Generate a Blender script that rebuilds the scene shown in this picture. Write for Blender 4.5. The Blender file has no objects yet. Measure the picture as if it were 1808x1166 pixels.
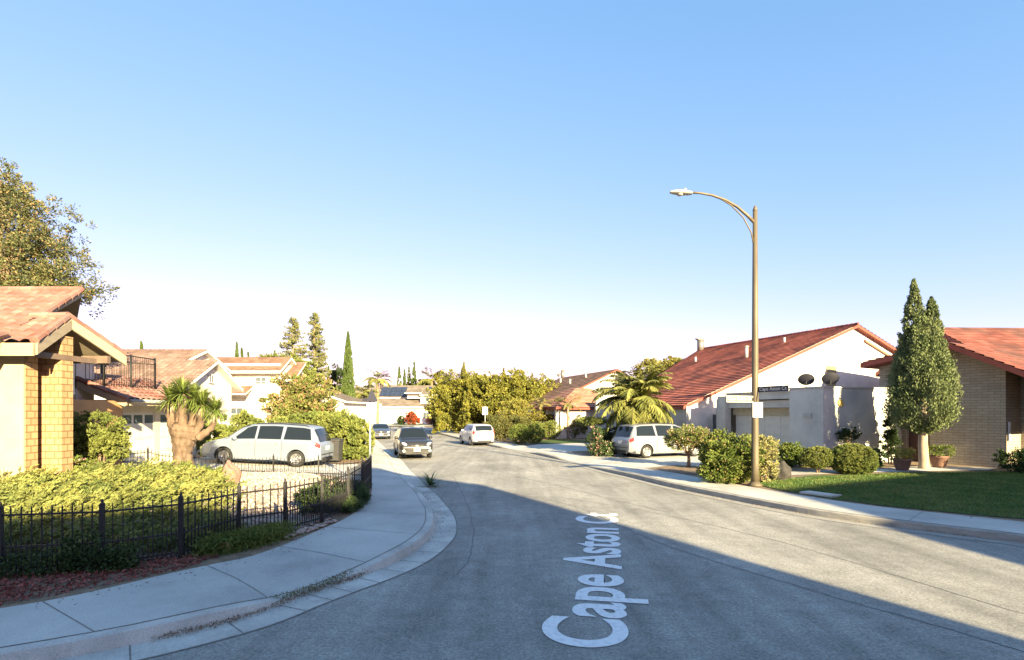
import bpy, math, random
import numpy as np
from mathutils import Vector, Matrix
from mathutils.geometry import tessellate_polygon
R = math.radians
random.seed(7); rng = np.random.default_rng(7)
scene = bpy.context.scene
col = scene.collection

# ---------------------------------------------------------------- camera, sky, sun, exposure
FPX, HOR, CH = 949.0, 728.5, 2.5          # focal length and horizon of the photograph (px), camera height (m)
cam_d = bpy.data.cameras.new('camera'); cam = bpy.data.objects.new('camera', cam_d); col.objects.link(cam)
cam.location = (0, 0, CH); cam.rotation_euler = (R(90), 0, 0)
cam_d.sensor_width = 36; cam_d.lens = 36*FPX/1808; cam_d.shift_y = (HOR-583)/1808
cam_d.clip_end = 5000; cam_d.clip_start = .05
scene.camera = cam
SUN_EL, SUN_AZ = R(18), R(28)             # the sun stands behind the camera, 28 degrees to the right
to_sun = Vector((math.sin(SUN_AZ)*math.cos(SUN_EL), -math.cos(SUN_AZ)*math.cos(SUN_EL), math.sin(SUN_EL)))
w = bpy.data.worlds.new('World'); scene.world = w; w.use_nodes = True
nt = w.node_tree; nt.nodes.clear()
sky = nt.nodes.new('ShaderNodeTexSky'); sky.sky_type = 'NISHITA'; sky.sun_disc = False
sky.sun_elevation = SUN_EL; sky.sun_rotation = math.atan2(to_sun.x, to_sun.y)
sky.air_density = 1.0; sky.dust_density = .4; sky.ozone_density = 2.3; sky.altitude = 0
bg = nt.nodes.new('ShaderNodeBackground'); bg.inputs[1].default_value = .07
wo = nt.nodes.new('ShaderNodeOutputWorld')
sp_ = nt.nodes.new('ShaderNodeSeparateColor'); cb_ = nt.nodes.new('ShaderNodeCombineColor'); nt.links.new(sky.outputs[0], sp_.inputs[0])
for k_, (pw, gain) in enumerate(((.95, 1.01), (.56, .835), (.50, 1.05))):      # soften the sky's contrast, as a hazy bay sky does
    a_ = nt.nodes.new('ShaderNodeMath'); a_.operation = 'MULTIPLY'; a_.inputs[1].default_value = .32; nt.links.new(sp_.outputs[k_], a_.inputs[0])
    b_ = nt.nodes.new('ShaderNodeMath'); b_.operation = 'POWER'; b_.inputs[1].default_value = pw; nt.links.new(a_.outputs[0], b_.inputs[0])
    c_ = nt.nodes.new('ShaderNodeMath'); c_.operation = 'MULTIPLY'; c_.inputs[1].default_value = gain/.32; nt.links.new(b_.outputs[0], c_.inputs[0]); nt.links.new(c_.outputs[0], cb_.inputs[k_])
nt.links.new(cb_.outputs[0], bg.inputs[0]); nt.links.new(bg.outputs[0], wo.inputs[0])
sl = bpy.data.lights.new('sun', 'SUN'); so = bpy.data.objects.new('sun', sl); col.objects.link(so)
sl.energy = 5.0; sl.angle = R(.6); sl.color = (1.0, .82, .47)
so.rotation_euler = to_sun.to_track_quat('Z', 'Y').to_euler()
so.location = (20, -40, 30)
scene.view_settings.view_transform = 'Standard'; scene.view_settings.look = 'None'
scene.view_settings.exposure = 2.2; scene.view_settings.gamma = 1
try:
    scene.cycles.max_bounces = 6; scene.cycles.transparent_max_bounces = 8; scene.cycles.use_denoising = True
except Exception: pass

def G(u, v, z=0.0):
    y = FPX*(CH-z)/(v-HOR); return ((u-904)/FPX*y, y)
def PX(u, v, y):
    return Vector(((u-904)/FPX*y, y, CH-(v-HOR)*y/FPX))

# ---------------------------------------------------------------- materials
MATS = {}
def mat(name, c, c2=None, rough=.8, scale=4.0, detail=4, mix=(.35,.65), bump=0, bscale=None, metal=0, spec=.3,
        tint=0.0, transl=0, third=None, tscale=.4, coat=0, aniso=None):
    if name in MATS: return MATS[name]
    m = bpy.data.materials.new(name); m.use_nodes = True; n = m.node_tree; L = n.links
    b = n.nodes['Principled BSDF']
    b.inputs['Roughness'].default_value = rough; b.inputs['Metallic'].default_value = metal
    b.inputs['Specular IOR Level'].default_value = spec
    if coat: b.inputs['Coat Weight'].default_value = coat; b.inputs['Coat Roughness'].default_value = .06
    tc = n.nodes.new('ShaderNodeTexCoord'); src = tc.outputs['Object']
    if aniso:
        mp = n.nodes.new('ShaderNodeMapping'); mp.inputs['Scale'].default_value = aniso
        L.new(src, mp.inputs[0]); src = mp.outputs[0]
    out = None
    c4 = (*c, 1)
    if c2 is not None:
        nz = n.nodes.new('ShaderNodeTexNoise'); nz.inputs['Scale'].default_value = scale; nz.inputs['Detail'].default_value = detail
        L.new(src, nz.inputs['Vector'])
        rp = n.nodes.new('ShaderNodeValToRGB'); rp.color_ramp.elements[0].position = mix[0]; rp.color_ramp.elements[1].position = mix[1]
        rp.color_ramp.elements[0].color = c4; rp.color_ramp.elements[1].color = (*c2, 1)
        L.new(nz.outputs[0], rp.inputs[0]); out = rp.outputs[0]
        if third:
            n2 = n.nodes.new('ShaderNodeTexNoise'); n2.inputs['Scale'].default_value = tscale; n2.inputs['Detail'].default_value = 5
            L.new(src, n2.inputs['Vector'])
            r2 = n.nodes.new('ShaderNodeMapRange'); r2.inputs[1].default_value = .45; r2.inputs[2].default_value = .62
            L.new(n2.outputs[0], r2.inputs[0])
            mx = n.nodes.new('ShaderNodeMix'); mx.data_type = 'RGBA'; L.new(r2.outputs[0], mx.inputs[0])
            L.new(out, mx.inputs[6]); mx.inputs[7].default_value = (*third, 1); out = mx.outputs[2]
    if tint:
        at = n.nodes.new('ShaderNodeAttribute'); at.attribute_name = 'tint'
        mr = n.nodes.new('ShaderNodeMapRange'); mr.inputs[3].default_value = 1-tint; mr.inputs[4].default_value = 1+tint
        L.new(at.outputs['Fac'], mr.inputs[0])
        mx = n.nodes.new('ShaderNodeMix'); mx.data_type = 'RGBA'; mx.blend_type = 'MULTIPLY'; mx.inputs[0].default_value = 1
        cb = n.nodes.new('ShaderNodeCombineColor')
        for k in range(3): L.new(mr.outputs[0], cb.inputs[k])
        if out: L.new(out, mx.inputs[6])
        else: mx.inputs[6].default_value = c4
        L.new(cb.outputs[0], mx.inputs[7]); out = mx.outputs[2]
    if out: L.new(out, b.inputs['Base Color'])
    else: b.inputs['Base Color'].default_value = c4
    if bump:
        nb = n.nodes.new('ShaderNodeTexNoise'); nb.inputs['Scale'].default_value = bscale or scale*6; nb.inputs['Detail'].default_value = 3
        L.new(src, nb.inputs['Vector'])
        bp = n.nodes.new('ShaderNodeBump'); bp.inputs['Strength'].default_value = bump; bp.inputs['Distance'].default_value = .02
        L.new(nb.outputs[0], bp.inputs['Height']); L.new(bp.outputs[0], b.inputs['Normal'])
    if transl:
        tr = n.nodes.new('ShaderNodeBsdfTranslucent')
        if out: L.new(out, tr.inputs[0])
        else: tr.inputs[0].default_value = c4
        ms = n.nodes.new('ShaderNodeMixShader'); ms.inputs[0].default_value = transl
        L.new(b.outputs[0], ms.inputs[1]); L.new(tr.outputs[0], ms.inputs[2])
        L.new(ms.outputs[0], n.nodes['Material Output'].inputs[0])
    MATS[name] = m; return m

def brickmat(name, c, c2, mortar, bw, bh, msize=.012, rough=.9, plane='auto', bump=.5):
    """brick / shingle courses wrapped round walls: the horizontal coordinate follows the wall, the vertical is z"""
    if name in MATS: return MATS[name]
    m = bpy.data.materials.new(name); m.use_nodes = True; n = m.node_tree; L = n.links
    b = n.nodes['Principled BSDF']; b.inputs['Roughness'].default_value = rough; b.inputs['Specular IOR Level'].default_value = .2
    tc = n.nodes.new('ShaderNodeTexCoord'); ge = n.nodes.new('ShaderNodeNewGeometry')
    # horizontal coordinate = dot(position, cross(z, normal))
    cr = n.nodes.new('ShaderNodeVectorMath'); cr.operation = 'CROSS_PRODUCT'; cr.inputs[0].default_value = (0,0,1)
    L.new(ge.outputs['True Normal'], cr.inputs[1])
    dt = n.nodes.new('ShaderNodeVectorMath'); dt.operation = 'DOT_PRODUCT'
    L.new(tc.outputs['Object'], dt.inputs[0]); L.new(cr.outputs[0], dt.inputs[1])
    sp = n.nodes.new('ShaderNodeSeparateXYZ'); L.new(tc.outputs['Object'], sp.inputs[0])
    cb = n.nodes.new('ShaderNodeCombineXYZ'); L.new(dt.outputs['Value'], cb.inputs[0]); L.new(sp.outputs[2], cb.inputs[1])
    br = n.nodes.new('ShaderNodeTexBrick'); L.new(cb.outputs[0], br.inputs['Vector'])
    br.inputs['Color1'].default_value = (*c, 1); br.inputs['Color2'].default_value = (*c2, 1); br.inputs['Mortar'].default_value = (*mortar, 1)
    br.inputs['Scale'].default_value = 1; br.inputs['Brick Width'].default_value = bw; br.inputs['Row Height'].default_value = bh
    br.inputs['Mortar Size'].default_value = msize; br.inputs['Mortar Smooth'].default_value = .1
    nz = n.nodes.new('ShaderNodeTexNoise'); nz.inputs['Scale'].default_value = 1.6; nz.inputs['Detail'].default_value = 6
    L.new(tc.outputs['Object'], nz.inputs['Vector'])
    mr = n.nodes.new('ShaderNodeMapRange'); mr.inputs[3].default_value = .78; mr.inputs[4].default_value = 1.2; L.new(nz.outputs[0], mr.inputs[0])
    sc = n.nodes.new('ShaderNodeVectorMath'); sc.operation = 'SCALE'; L.new(br.outputs[0], sc.inputs[0]); L.new(mr.outputs[0], sc.inputs['Scale'])
    L.new(sc.outputs[0], b.inputs['Base Color'])
    bp = n.nodes.new('ShaderNodeBump'); bp.inputs['Strength'].default_value = bump; bp.inputs['Distance'].default_value = .015; bp.invert = True
    L.new(br.outputs['Fac'], bp.inputs['Height']); L.new(bp.outputs[0], b.inputs['Normal'])
    MATS[name] = m; return m

def glassmat(name, c=(.03,.04,.05), rough=.05):
    if name in MATS: return MATS[name]
    m = mat(name, c, rough=rough, spec=.9); return m

# ---------------------------------------------------------------- mesh builder
ROOT = {}
class MB:
    def __init__(s): s.v = []; s.f = []; s.m = []; s.t = []; s.sm = []
    def add(s, vs, fs, mi=0, tint=None, smooth=False):
        o = len(s.v); s.v.extend(tuple(p) for p in vs)
        t = random.random() if tint is None else tint
        for f in fs: s.f.append([i+o for i in f]); s.m.append(mi); s.t.append(t); s.sm.append(smooth)
        return s
    def box(s, c, size, rot=0, mi=0, tint=None, M=None):
        hx, hy, hz = (k/2 for k in size)
        m = M if M is not None else Matrix.Rotation(rot, 3, 'Z')
        c = Vector(c)
        vs = [c+m@Vector((x*hx, y*hy, z*hz)) for x in (-1,1) for y in (-1,1) for z in (-1,1)]
        return s.add(vs, [(0,1,3,2),(4,6,7,5),(0,4,5,1),(2,3,7,6),(0,2,6,4),(1,5,7,3)], mi, tint)
    def quad(s, a, b, c, d, mi=0, tint=None): return s.add([a,b,c,d], [(0,1,2,3)], mi, tint)
    def poly(s, pts, mi=0, tint=None):
        vs = [Vector(p) for p in pts]; tris = tessellate_polygon([vs])
        return s.add(vs, [tuple(t) for t in tris], mi, tint)
    def extrude(s, pts, vec, mi=0, tint=None):
        vs = [Vector(p) for p in pts]; n = len(vs); vec = Vector(vec); tris = [tuple(t) for t in tessellate_polygon([vs])]
        nn = Vector((0,0,0))
        for i in range(n):
            a, b = vs[i], vs[(i+1) % n]; nn += a.cross(b)
        flip = nn.dot(vec) > 0
        a = vs; b = [p+vec for p in vs]
        t = random.random() if tint is None else tint
        tn = (vs[tris[0][1]]-vs[tris[0][0]]).cross(vs[tris[0][2]]-vs[tris[0][0]]).dot(vec) > 0
        fs = [(t_[::-1] if tn else t_) for t_ in tris]+[tuple(k+n for k in (t_ if tn else t_[::-1])) for t_ in tris]
        for i in range(n):
            j = (i+1) % n
            fs.append((i, j, j+n, i+n) if flip else (j, i, i+n, j+n))
        return s.add(a+b, fs, mi, t)
    def tube(s, pts, rad, n=8, mi=0, tint=None, cap=True, smooth=True):
        pts = [Vector(p) for p in pts]
        if not hasattr(rad, '__len__'): rad = [rad]*len(pts)
        vs = []; prev = None
        for i, p in enumerate(pts):
            d = (pts[min(i+1, len(pts)-1)]-pts[max(i-1, 0)])
            if d.length < 1e-9: d = Vector((0,0,1))
            d.normalize()
            if prev is None:
                a = d.cross(Vector((0,0,1)) if abs(d.z) < .9 else Vector((1,0,0))).normalized()
            else:
                a = (prev-d*prev.dot(d)).normalized()
            prev = a; b = d.cross(a)
            for k in range(n):
                th = 2*math.pi*k/n; vs.append(p+(a*math.cos(th)+b*math.sin(th))*rad[i])
        fs = []
        for i in range(len(pts)-1):
            for k in range(n):
                j = (k+1) % n; fs.append((i*n+k, i*n+j, (i+1)*n+j, (i+1)*n+k))
        if cap: fs.append(tuple(range(n))[::-1]); fs.append(tuple(range((len(pts)-1)*n, len(pts)*n)))
        return s.add(vs, fs, mi, tint, smooth)
    def lathe(s, c, prof, n=16, mi=0, axis='Z', tint=None, smooth=True):
        c = Vector(c); vs = []
        for r, z in prof:
            for k in range(n):
                th = 2*math.pi*k/n; x, y = r*math.cos(th), r*math.sin(th)
                q = Vector((x, y, z)) if axis == 'Z' else (Vector((x, z, y)) if axis == 'Y' else Vector((z, x, y)))
                vs.append(c+q)
        fs = []
        for i in range(len(prof)-1):
            for k in range(n):
                j = (k+1) % n; fs.append((i*n+k, i*n+j, (i+1)*n+j, (i+1)*n+k))
        if prof[0][0] > 1e-6: fs.append(tuple(range(n))[::-1])
        if prof[-1][0] > 1e-6: fs.append(tuple(range((len(prof)-1)*n, len(prof)*n)))
        return s.add(vs, fs, mi, tint, smooth)
    def grid(s, fn, nu, nv, mi=0, tint=None, smooth=False, flip=False):
        vs = [fn(i/nu, j/nv) for j in range(nv+1) for i in range(nu+1)]
        fs = []
        for j in range(nv):
            for i in range(nu):
                a = j*(nu+1)+i; q = (a, a+1, a+nu+2, a+nu+1); fs.append(q[::-1] if flip else q)
        return s.add(vs, fs, mi, tint, smooth)
    def build(s, name, mats, parent=None, world=True):
        off = ROOT.get(parent.name, Vector((0,0,0))) if (parent and world) else Vector((0,0,0))
        me = bpy.data.meshes.new(name)
        me.from_pydata([(p[0]-off[0], p[1]-off[1], p[2]-off[2]) for p in s.v], [], s.f)
        if not isinstance(mats, (list, tuple)): mats = [mats]
        for m in mats: me.materials.append(m)
        me.polygons.foreach_set('material_index', s.m); me.polygons.foreach_set('use_smooth', s.sm)
        at = me.attributes.new('tint', 'FLOAT', 'FACE'); at.data.foreach_set('value', s.t)
        me.update()
        o = bpy.data.objects.new(name, me); col.objects.link(o)
        if parent: o.parent = parent; ROOT[o.name] = off
        return o
def npmesh(name, V, F, mats, tint, parent=None, midx=None):
    off = np.array(ROOT.get(parent.name, Vector((0,0,0)))) if parent else np.zeros(3)
    V = V-off
    me = bpy.data.meshes.new(name); nf = len(F); k = F.shape[1]
    me.vertices.add(len(V)); me.vertices.foreach_set('co', V.astype(np.float32).ravel())
    me.loops.add(nf*k); me.loops.foreach_set('vertex_index', F.astype(np.int32).ravel())
    me.polygons.add(nf); me.polygons.foreach_set('loop_start', np.arange(0, nf*k, k, dtype=np.int32))
    if not isinstance(mats, (list, tuple)): mats = [mats]
    for m in mats: me.materials.append(m)
    if midx is not None: me.polygons.foreach_set('material_index', midx.astype(np.int32))
    at = me.attributes.new('tint', 'FLOAT', 'FACE'); at.data.foreach_set('value', tint.astype(np.float32))
    me.update(calc_edges=True); me.validate()
    o = bpy.data.objects.new(name, me); col.objects.link(o)
    if parent: o.parent = parent; ROOT[o.name] = Vector(off)
    return o
def tag(o, label=None, cat=None, group=None, kind=None):
    if label: o['label'] = label
    if cat: o['category'] = cat
    if group: o['group'] = group
    if kind: o['kind'] = kind
    return o
def thing(name, label, cat, loc=(0,0,0), rz=0, group=None):
    o = bpy.data.objects.new(name, None); col.objects.link(o); o.empty_display_size = .2
    o.location = loc; o.rotation_euler = (0,0,rz); ROOT[o.name] = Vector(loc)
    return tag(o, label, cat, group)
def struct(o): o['kind'] = 'structure'; return o
def copy_thing(root, loc, rz, label, group=None):
    r = root.copy(); col.objects.link(r); r.location = loc; r.rotation_euler = (0,0,rz); r['label'] = label
    if group: r['group'] = group
    for ch in list(root.children):
        c = ch.copy(); col.objects.link(c); c.parent = r
        for g in ch.children:
            d = g.copy(); col.objects.link(d); d.parent = c
    return r

# ---------------------------------------------------------------- foliage
def nrm(a): return a/np.maximum(np.linalg.norm(a, axis=1, keepdims=True), 1e-9)
def rdir(n): return nrm(rng.normal(size=(n,3)))
def leaf_quads(C, D, ln, wd, droop=0):
    n = len(C); S = nrm(np.cross(D, rdir(n)))
    ln = np.asarray(ln).reshape(-1,1)*np.ones((n,1)); wd = np.asarray(wd).reshape(-1,1)*np.ones((n,1))
    a = C-D*ln*.5; b = C+S*wd*.5-D*ln*.05; c = C+D*ln*.5; d = C-S*wd*.5-D*ln*.05
    V = np.stack([a,b,c,d], 1).reshape(-1,3); F = np.arange(4*n).reshape(-1,4)
    return V, F
def blob_leaves(blobs, dens, leaf, clump=.28, up=.3, flat=.0, fill=.35, aspect=.5, zmin=.1, rough=.12):
    """leaves in clumps over the skin of each blob (cx,cy,cz,rx,ry,rz) and thinly inside it"""
    Vs, Fs, Ts = [], [], []; off = 0
    for b in blobs:
        c = np.array(b[:3]); r = np.array(b[3:6]); area = 4*math.pi*(np.mean(r**1.6))**(2/1.6)
        n = int(area*dens); nc = max(10, int(area/(clump*np.mean(r))**2*.55))
        cd = rdir(nc); rad = (1+rng.normal(0, rough, (nc,1)))*np.where(rng.random((nc,1)) < fill, rng.random((nc,1))**.5*.85, .93)
        cc = c+cd*r*rad; ct = rng.random(nc); cs = clump*np.mean(r)*rng.uniform(.6, 1.25, nc)
        k = rng.integers(0, nc, n); lo = rdir(n)*(rng.random((n,1))**.45)*cs[k][:,None]
        lo[:,2] *= .8
        P = cc[k]+lo
        D = nrm(nrm(lo)+rdir(n)*.8+cd[k]*.4+np.array([0,0,up]))
        ok = P[:,2] > zmin; P, D, k = P[ok], D[ok], k[ok]; n = len(P)
        s = leaf*rng.uniform(.6, 1.35, n)
        V, F = leaf_quads(P, D, s, s*aspect)
        Vs.append(V); Fs.append(F+off); off += len(V); Ts.append(np.clip(ct[k]*.6+rng.random(n)*.4, 0, 1))
    return np.concatenate(Vs), np.concatenate(Fs), np.concatenate(Ts)
def plant(name, label, cat, base, blobs, m, dens=260, leaf=.08, stems=True, group=None, trunk=None, barkm=None, part='foliage', second=None, **kw):
    """blobs are given relative to base"""
    t = thing(name, label, cat, base, 0, group); bx, by, bz = base
    dens *= 2.3; leaf *= 1.25
    wb = [(bx+b[0], by+b[1], bz+b[2], *b[3:6]) for b in blobs]
    kw.setdefault('zmin', bz+.01)
    V, F, T = blob_leaves(wb, dens, leaf, **kw)
    mi = None; ms = [m]
    if second:
        ms = [m, second[0]]; mi = (rng.random(len(F)) < second[1]).astype(int)
    npmesh(part, V, F, ms, T, t, mi)
    mb = MB()
    if trunk:
        r0, h = trunk; mb.tube([(bx,by,bz-.05),(bx+.02,by,bz+h*.5),(bx,by,bz+h)], [r0*1.25, r0, r0*.8], 8)
    h = trunk[1] if trunk else 0
    for b in wb:
        for q in range(3 if stems else 1):
            a = random.random()*6.28; e = Vector((b[0]+math.cos(a)*b[3]*.4, b[1]+math.sin(a)*b[4]*.4, b[2]+b[5]*.3))
            s0 = Vector((bx+(0 if trunk else (b[0]-bx)*.7)+math.cos(a)*.05, by+(0 if trunk else (b[1]-by)*.7)+math.sin(a)*.05, bz+h*.85))
            r = (trunk[0]*.45 if trunk else .02+.012*b[5])
            mb.tube([s0, s0.lerp(e, .5)+Vector((0,0,.05)), e], [r, r*.7, r*.3], 5)
    mb.build('trunk' if trunk else 'stems', barkm or BARK, t)
    return t
# ---------------------------------------------------------------- shared materials
BARK = mat('bark', (.16,.11,.07), (.30,.22,.15), .95, 9, bump=.8, aniso=(1,1,.25))
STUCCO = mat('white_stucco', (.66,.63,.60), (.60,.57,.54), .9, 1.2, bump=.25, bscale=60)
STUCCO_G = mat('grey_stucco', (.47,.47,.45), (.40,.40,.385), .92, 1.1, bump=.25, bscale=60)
WOODW = mat('white_painted_boards', (.74,.70,.64), (.66,.62,.56), .8, 2)
FASCIA = mat('tan_fascia', (.40,.33,.23), (.33,.27,.19), .8, 3, aniso=(1,1,6))
SOFFIT = mat('brown_soffit', (.13,.09,.07), (.18,.13,.10), .9, 3)
REDTRIM = mat('red_painted_trim', (.26,.07,.05), (.22,.06,.045), .7, 3)
IRON = mat('black_iron', (.018,.018,.02), (.03,.028,.028), .55, 8)
TILE_P = mat('terracotta_tile', (.225,.125,.105), (.285,.18,.15), .85, 3.0, tint=.22, third=(.22,.10,.08), tscale=.8)
TILE_R = mat('red_shake_tile', (.35,.10,.065), (.43,.145,.10), .85, 1.4, tint=.3, third=(.20,.065,.05), tscale=.5)
TILE_D = mat('russet_tile', (.165,.052,.042), (.215,.078,.062), .85, 1.4, tint=.3, third=(.13,.06,.05), tscale=.5)
TILE_F = mat('faded_pink_tile', (.20,.13,.11), (.25,.175,.15), .85, 3.0, tint=.22, third=(.17,.11,.09), tscale=.8)
TILE_B = mat('brown_shingle', (.18,.10,.07), (.23,.14,.10), .9, 1.5, tint=.25)
TILE_O = mat('orange_tile', (.30,.14,.095), (.36,.18,.13), .85, 1.5, tint=.25)
TILE_G = mat('taupe_shingle', (.145,.12,.10), (.18,.15,.125), .9, 1.0, tint=.2)
SHINGLE = brickmat('cedar_shingle_wall', (.34,.22,.115), (.42,.28,.15), (.20,.125,.06), .22, .17, .012, bump=.9)
BLOCK = brickmat('tan_slump_brick', (.44,.38,.29), (.36,.31,.235), (.22,.19,.15), .42, .12, .010)
REDBRICK = brickmat('red_brick', (.33,.11,.07), (.42,.17,.11), (.40,.34,.28), .21, .07, .008)
GLASS = glassmat('dark_glass')
PANE = mat('house_window_glass', (.07,.09,.11), rough=.08, spec=.8)
DOORP = mat('cream_garage_door', (.60,.56,.49), (.54,.50,.44), .6, 2)
DOORG = mat('grey_garage_door', (.48,.48,.45), (.44,.44,.41), .6, 2)
def stain(m, lo=.70, sc=1.1, grit=.16):
    n = m.node_tree; L = n.links; b = n.nodes['Principled BSDF']; src = b.inputs['Base Color'].links[0].from_socket
    tc = n.nodes.new('ShaderNodeTexCoord')
    a = n.nodes.new('ShaderNodeTexNoise'); a.inputs['Scale'].default_value = sc; a.inputs['Detail'].default_value = 9; a.inputs['Roughness'].default_value = .72; L.new(tc.outputs['Object'], a.inputs['Vector'])
    r = n.nodes.new('ShaderNodeMapRange'); r.inputs[1].default_value = .34; r.inputs[2].default_value = .56; r.inputs[3].default_value = lo; r.inputs[4].default_value = 1.04; L.new(a.outputs[0], r.inputs[0])
    g_ = n.nodes.new('ShaderNodeTexNoise'); g_.inputs['Scale'].default_value = 70; g_.inputs['Detail'].default_value = 2; L.new(tc.outputs['Object'], g_.inputs['Vector'])
    q = n.nodes.new('ShaderNodeMapRange'); q.inputs[1].default_value = .3; q.inputs[2].default_value = .7; q.inputs[3].default_value = 1-grit; q.inputs[4].default_value = 1+grit; L.new(g_.outputs[0], q.inputs[0])
    m1 = n.nodes.new('ShaderNodeMath'); m1.operation = 'MULTIPLY'; L.new(r.outputs[0], m1.inputs[0]); L.new(q.outputs[0], m1.inputs[1])
    v = n.nodes.new('ShaderNodeVectorMath'); v.operation = 'SCALE'; L.new(src, v.inputs[0]); L.new(m1.outputs[0], v.inputs['Scale']); L.new(v.outputs[0], b.inputs['Base Color']); return m
CONC = mat('concrete', (.54,.53,.49), (.47,.46,.43), .9, 2.2, 8, bump=.35, bscale=90, third=(.42,.41,.38), tscale=.45)
CONC_L = mat('pale_concrete', (.58,.56,.51), (.50,.48,.44), .9, 3.0, 8, bump=.35, bscale=70, third=(.44,.42,.38), tscale=.6)
stain(CONC, .80); stain(CONC_L, .74); stain(STUCCO, .90, .8, .04); stain(STUCCO_G, .82, .7, .05)
JOINT = mat('dark_joint', (.17,.16,.14), (.24,.225,.20), .95, 10)
SOIL = mat('soil', (.17,.12,.08), (.26,.19,.13), .95, 5, bump=.7)
def leafmat(name, a, b, transl=.22, tint=.35, scale=1.3, rough=.65): return mat(name, a, b, rough, scale, 4, (.38,.62), tint=tint, transl=transl, spec=.2)
L_YEL = leafmat('yellow_green_leaf', (.20,.22,.06), (.13,.165,.045))
L_JUN = leafmat('juniper_mat_leaf', (.28,.28,.085), (.13,.165,.05), scale=1.1)
L_GRN = leafmat('mid_green_leaf', (.10,.14,.03), (.15,.18,.04))
L_DRK = leafmat('dark_green_leaf', (.035,.06,.02), (.055,.085,.028))
L_BLU = leafmat('blue_green_leaf', (.05,.085,.035), (.075,.115,.045))
L_CYP = leafmat('cypress_leaf', (.17,.20,.09), (.11,.145,.06), transl=.1)
L_CYD = leafmat('narrow_cypress_leaf', (.06,.095,.025), (.085,.12,.035), transl=.1)
L_OLI = leafmat('olive_leaf', (.16,.15,.05), (.10,.11,.035))
L_TAN = leafmat('tan_leaf', (.36,.25,.12), (.26,.19,.09))
L_RED = leafmat('red_leaf', (.33,.07,.03), (.22,.06,.03))
L_PNK = leafmat('pink_flower', (.60,.28,.24), (.55,.40,.34))
L_GOLD = leafmat('golden_leaf', (.28,.25,.06), (.20,.20,.05))
L_PALM = leafmat('palm_leaf', (.24,.24,.07), (.15,.17,.045), transl=.15)
L_YUC = leafmat('yucca_leaf', (.17,.21,.05), (.12,.17,.04), transl=.15)
L_TWJ = leafmat('twisted_juniper_leaf', (.20,.19,.035), (.12,.13,.025), transl=.1, scale=.9)
GRASSM = leafmat('lawn_blade', (.085,.15,.035), (.17,.20,.06), tint=.4, transl=.2)
DRYG = leafmat('dry_grass', (.40,.33,.17), (.30,.26,.12), tint=.3)
MULCH = mat('red_mulch_chip', (.16,.05,.04), (.26,.10,.08), .95, 6, tint=.5)
STONE = mat('pale_pink_stone', (.46,.37,.32), (.34,.27,.23), .9, 3, tint=.3)

# asphalt: fine grit, broad worn patches, long tyre polish along the road
def asphalt():
    m = bpy.data.materials.new('worn_asphalt'); m.use_nodes = True; n = m.node_tree; L = n.links; b = n.nodes['Principled BSDF']
    b.inputs['Roughness'].default_value = .85; b.inputs['Specular IOR Level'].default_value = .25
    tc = n.nodes.new('ShaderNodeTexCoord')
    def noise(scale, det, vec=None, rough=.6):
        z = n.nodes.new('ShaderNodeTexNoise'); z.inputs['Scale'].default_value = scale; z.inputs['Detail'].default_value = det; z.inputs['Roughness'].default_value = rough
        L.new(vec or tc.outputs['Object'], z.inputs['Vector']); return z.outputs[0]
    def mr(src, a, b_, c, d):
        k = n.nodes.new('ShaderNodeMapRange'); k.inputs[1].default_value = a; k.inputs[2].default_value = b_; k.inputs[3].default_value = c; k.inputs[4].default_value = d
        L.new(src, k.inputs[0]); return k.outputs[0]
    def mul(a, b_):
        k = n.nodes.new('ShaderNodeMath'); k.operation = 'MULTIPLY'; L.new(a, k.inputs[0]); L.new(b_, k.inputs[1]); return k.outputs[0]
    mp = n.nodes.new('ShaderNodeMapping'); mp.inputs['Rotation'].default_value = (0,0,R(-24)); mp.inputs['Scale'].default_value = (1.5,.10,1)
    L.new(tc.outputs['Object'], mp.inputs[0])
    f = mul(mr(noise(.35, 6), .3, .7, .76, 1.22), mr(noise(1.0, 6, mp.outputs[0]), .3, .7, .74, 1.24))
    f = mul(f, mr(noise(3.5, 8, rough=.75), .32, .68, .80, 1.20))
    f = mul(f, mr(noise(26, 4, rough=.85), .32, .68, .50, 1.50))
    f = mul(f, mr(noise(110, 2, rough=.9), .35, .65, .72, 1.28))
    # fine crazing
    vo = n.nodes.new('ShaderNodeTexVoronoi'); vo.feature = 'DISTANCE_TO_EDGE'; vo.inputs['Scale'].default_value = .55
    wz = n.nodes.new('ShaderNodeTexNoise'); wz.inputs['Scale'].default_value = 1.6; wz.inputs['Detail'].default_value = 6; L.new(tc.outputs['Object'], wz.inputs['Vector'])
    ad = n.nodes.new('ShaderNodeVectorMath'); ad.operation = 'MULTIPLY_ADD'; ad.inputs[1].default_value = (.9,.9,.9)
    L.new(wz.outputs['Color'], ad.inputs[0]); L.new(tc.outputs['Object'], ad.inputs[2]); L.new(ad.outputs[0], vo.inputs['Vector'])
    cr = mr(vo.outputs['Distance'], .002, .012, .87, 1.0); f = mul(f, cr)
    rp = n.nodes.new('ShaderNodeVectorMath'); rp.operation = 'SCALE'; rp.inputs[0].default_value = (.272,.262,.238); L.new(f, rp.inputs['Scale'])
    L.new(rp.outputs[0], b.inputs['Base Color'])
    bp = n.nodes.new('ShaderNodeBump'); bp.inputs['Strength'].default_value = .35; bp.inputs['Distance'].default_value = .01
    L.new(noise(80, 3, rough=.8), bp.inputs['Height']); L.new(bp.outputs[0], b.inputs['Normal'])
    return m
ASPH = asphalt()
CRACK = mat('tar_filled_crack', (.14,.137,.13), (.19,.185,.175), .9, 8)
PATCH = mat('darker_asphalt_patch', (.245,.24,.225), (.28,.272,.255), .9, 40, bump=.4, bscale=90)

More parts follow.
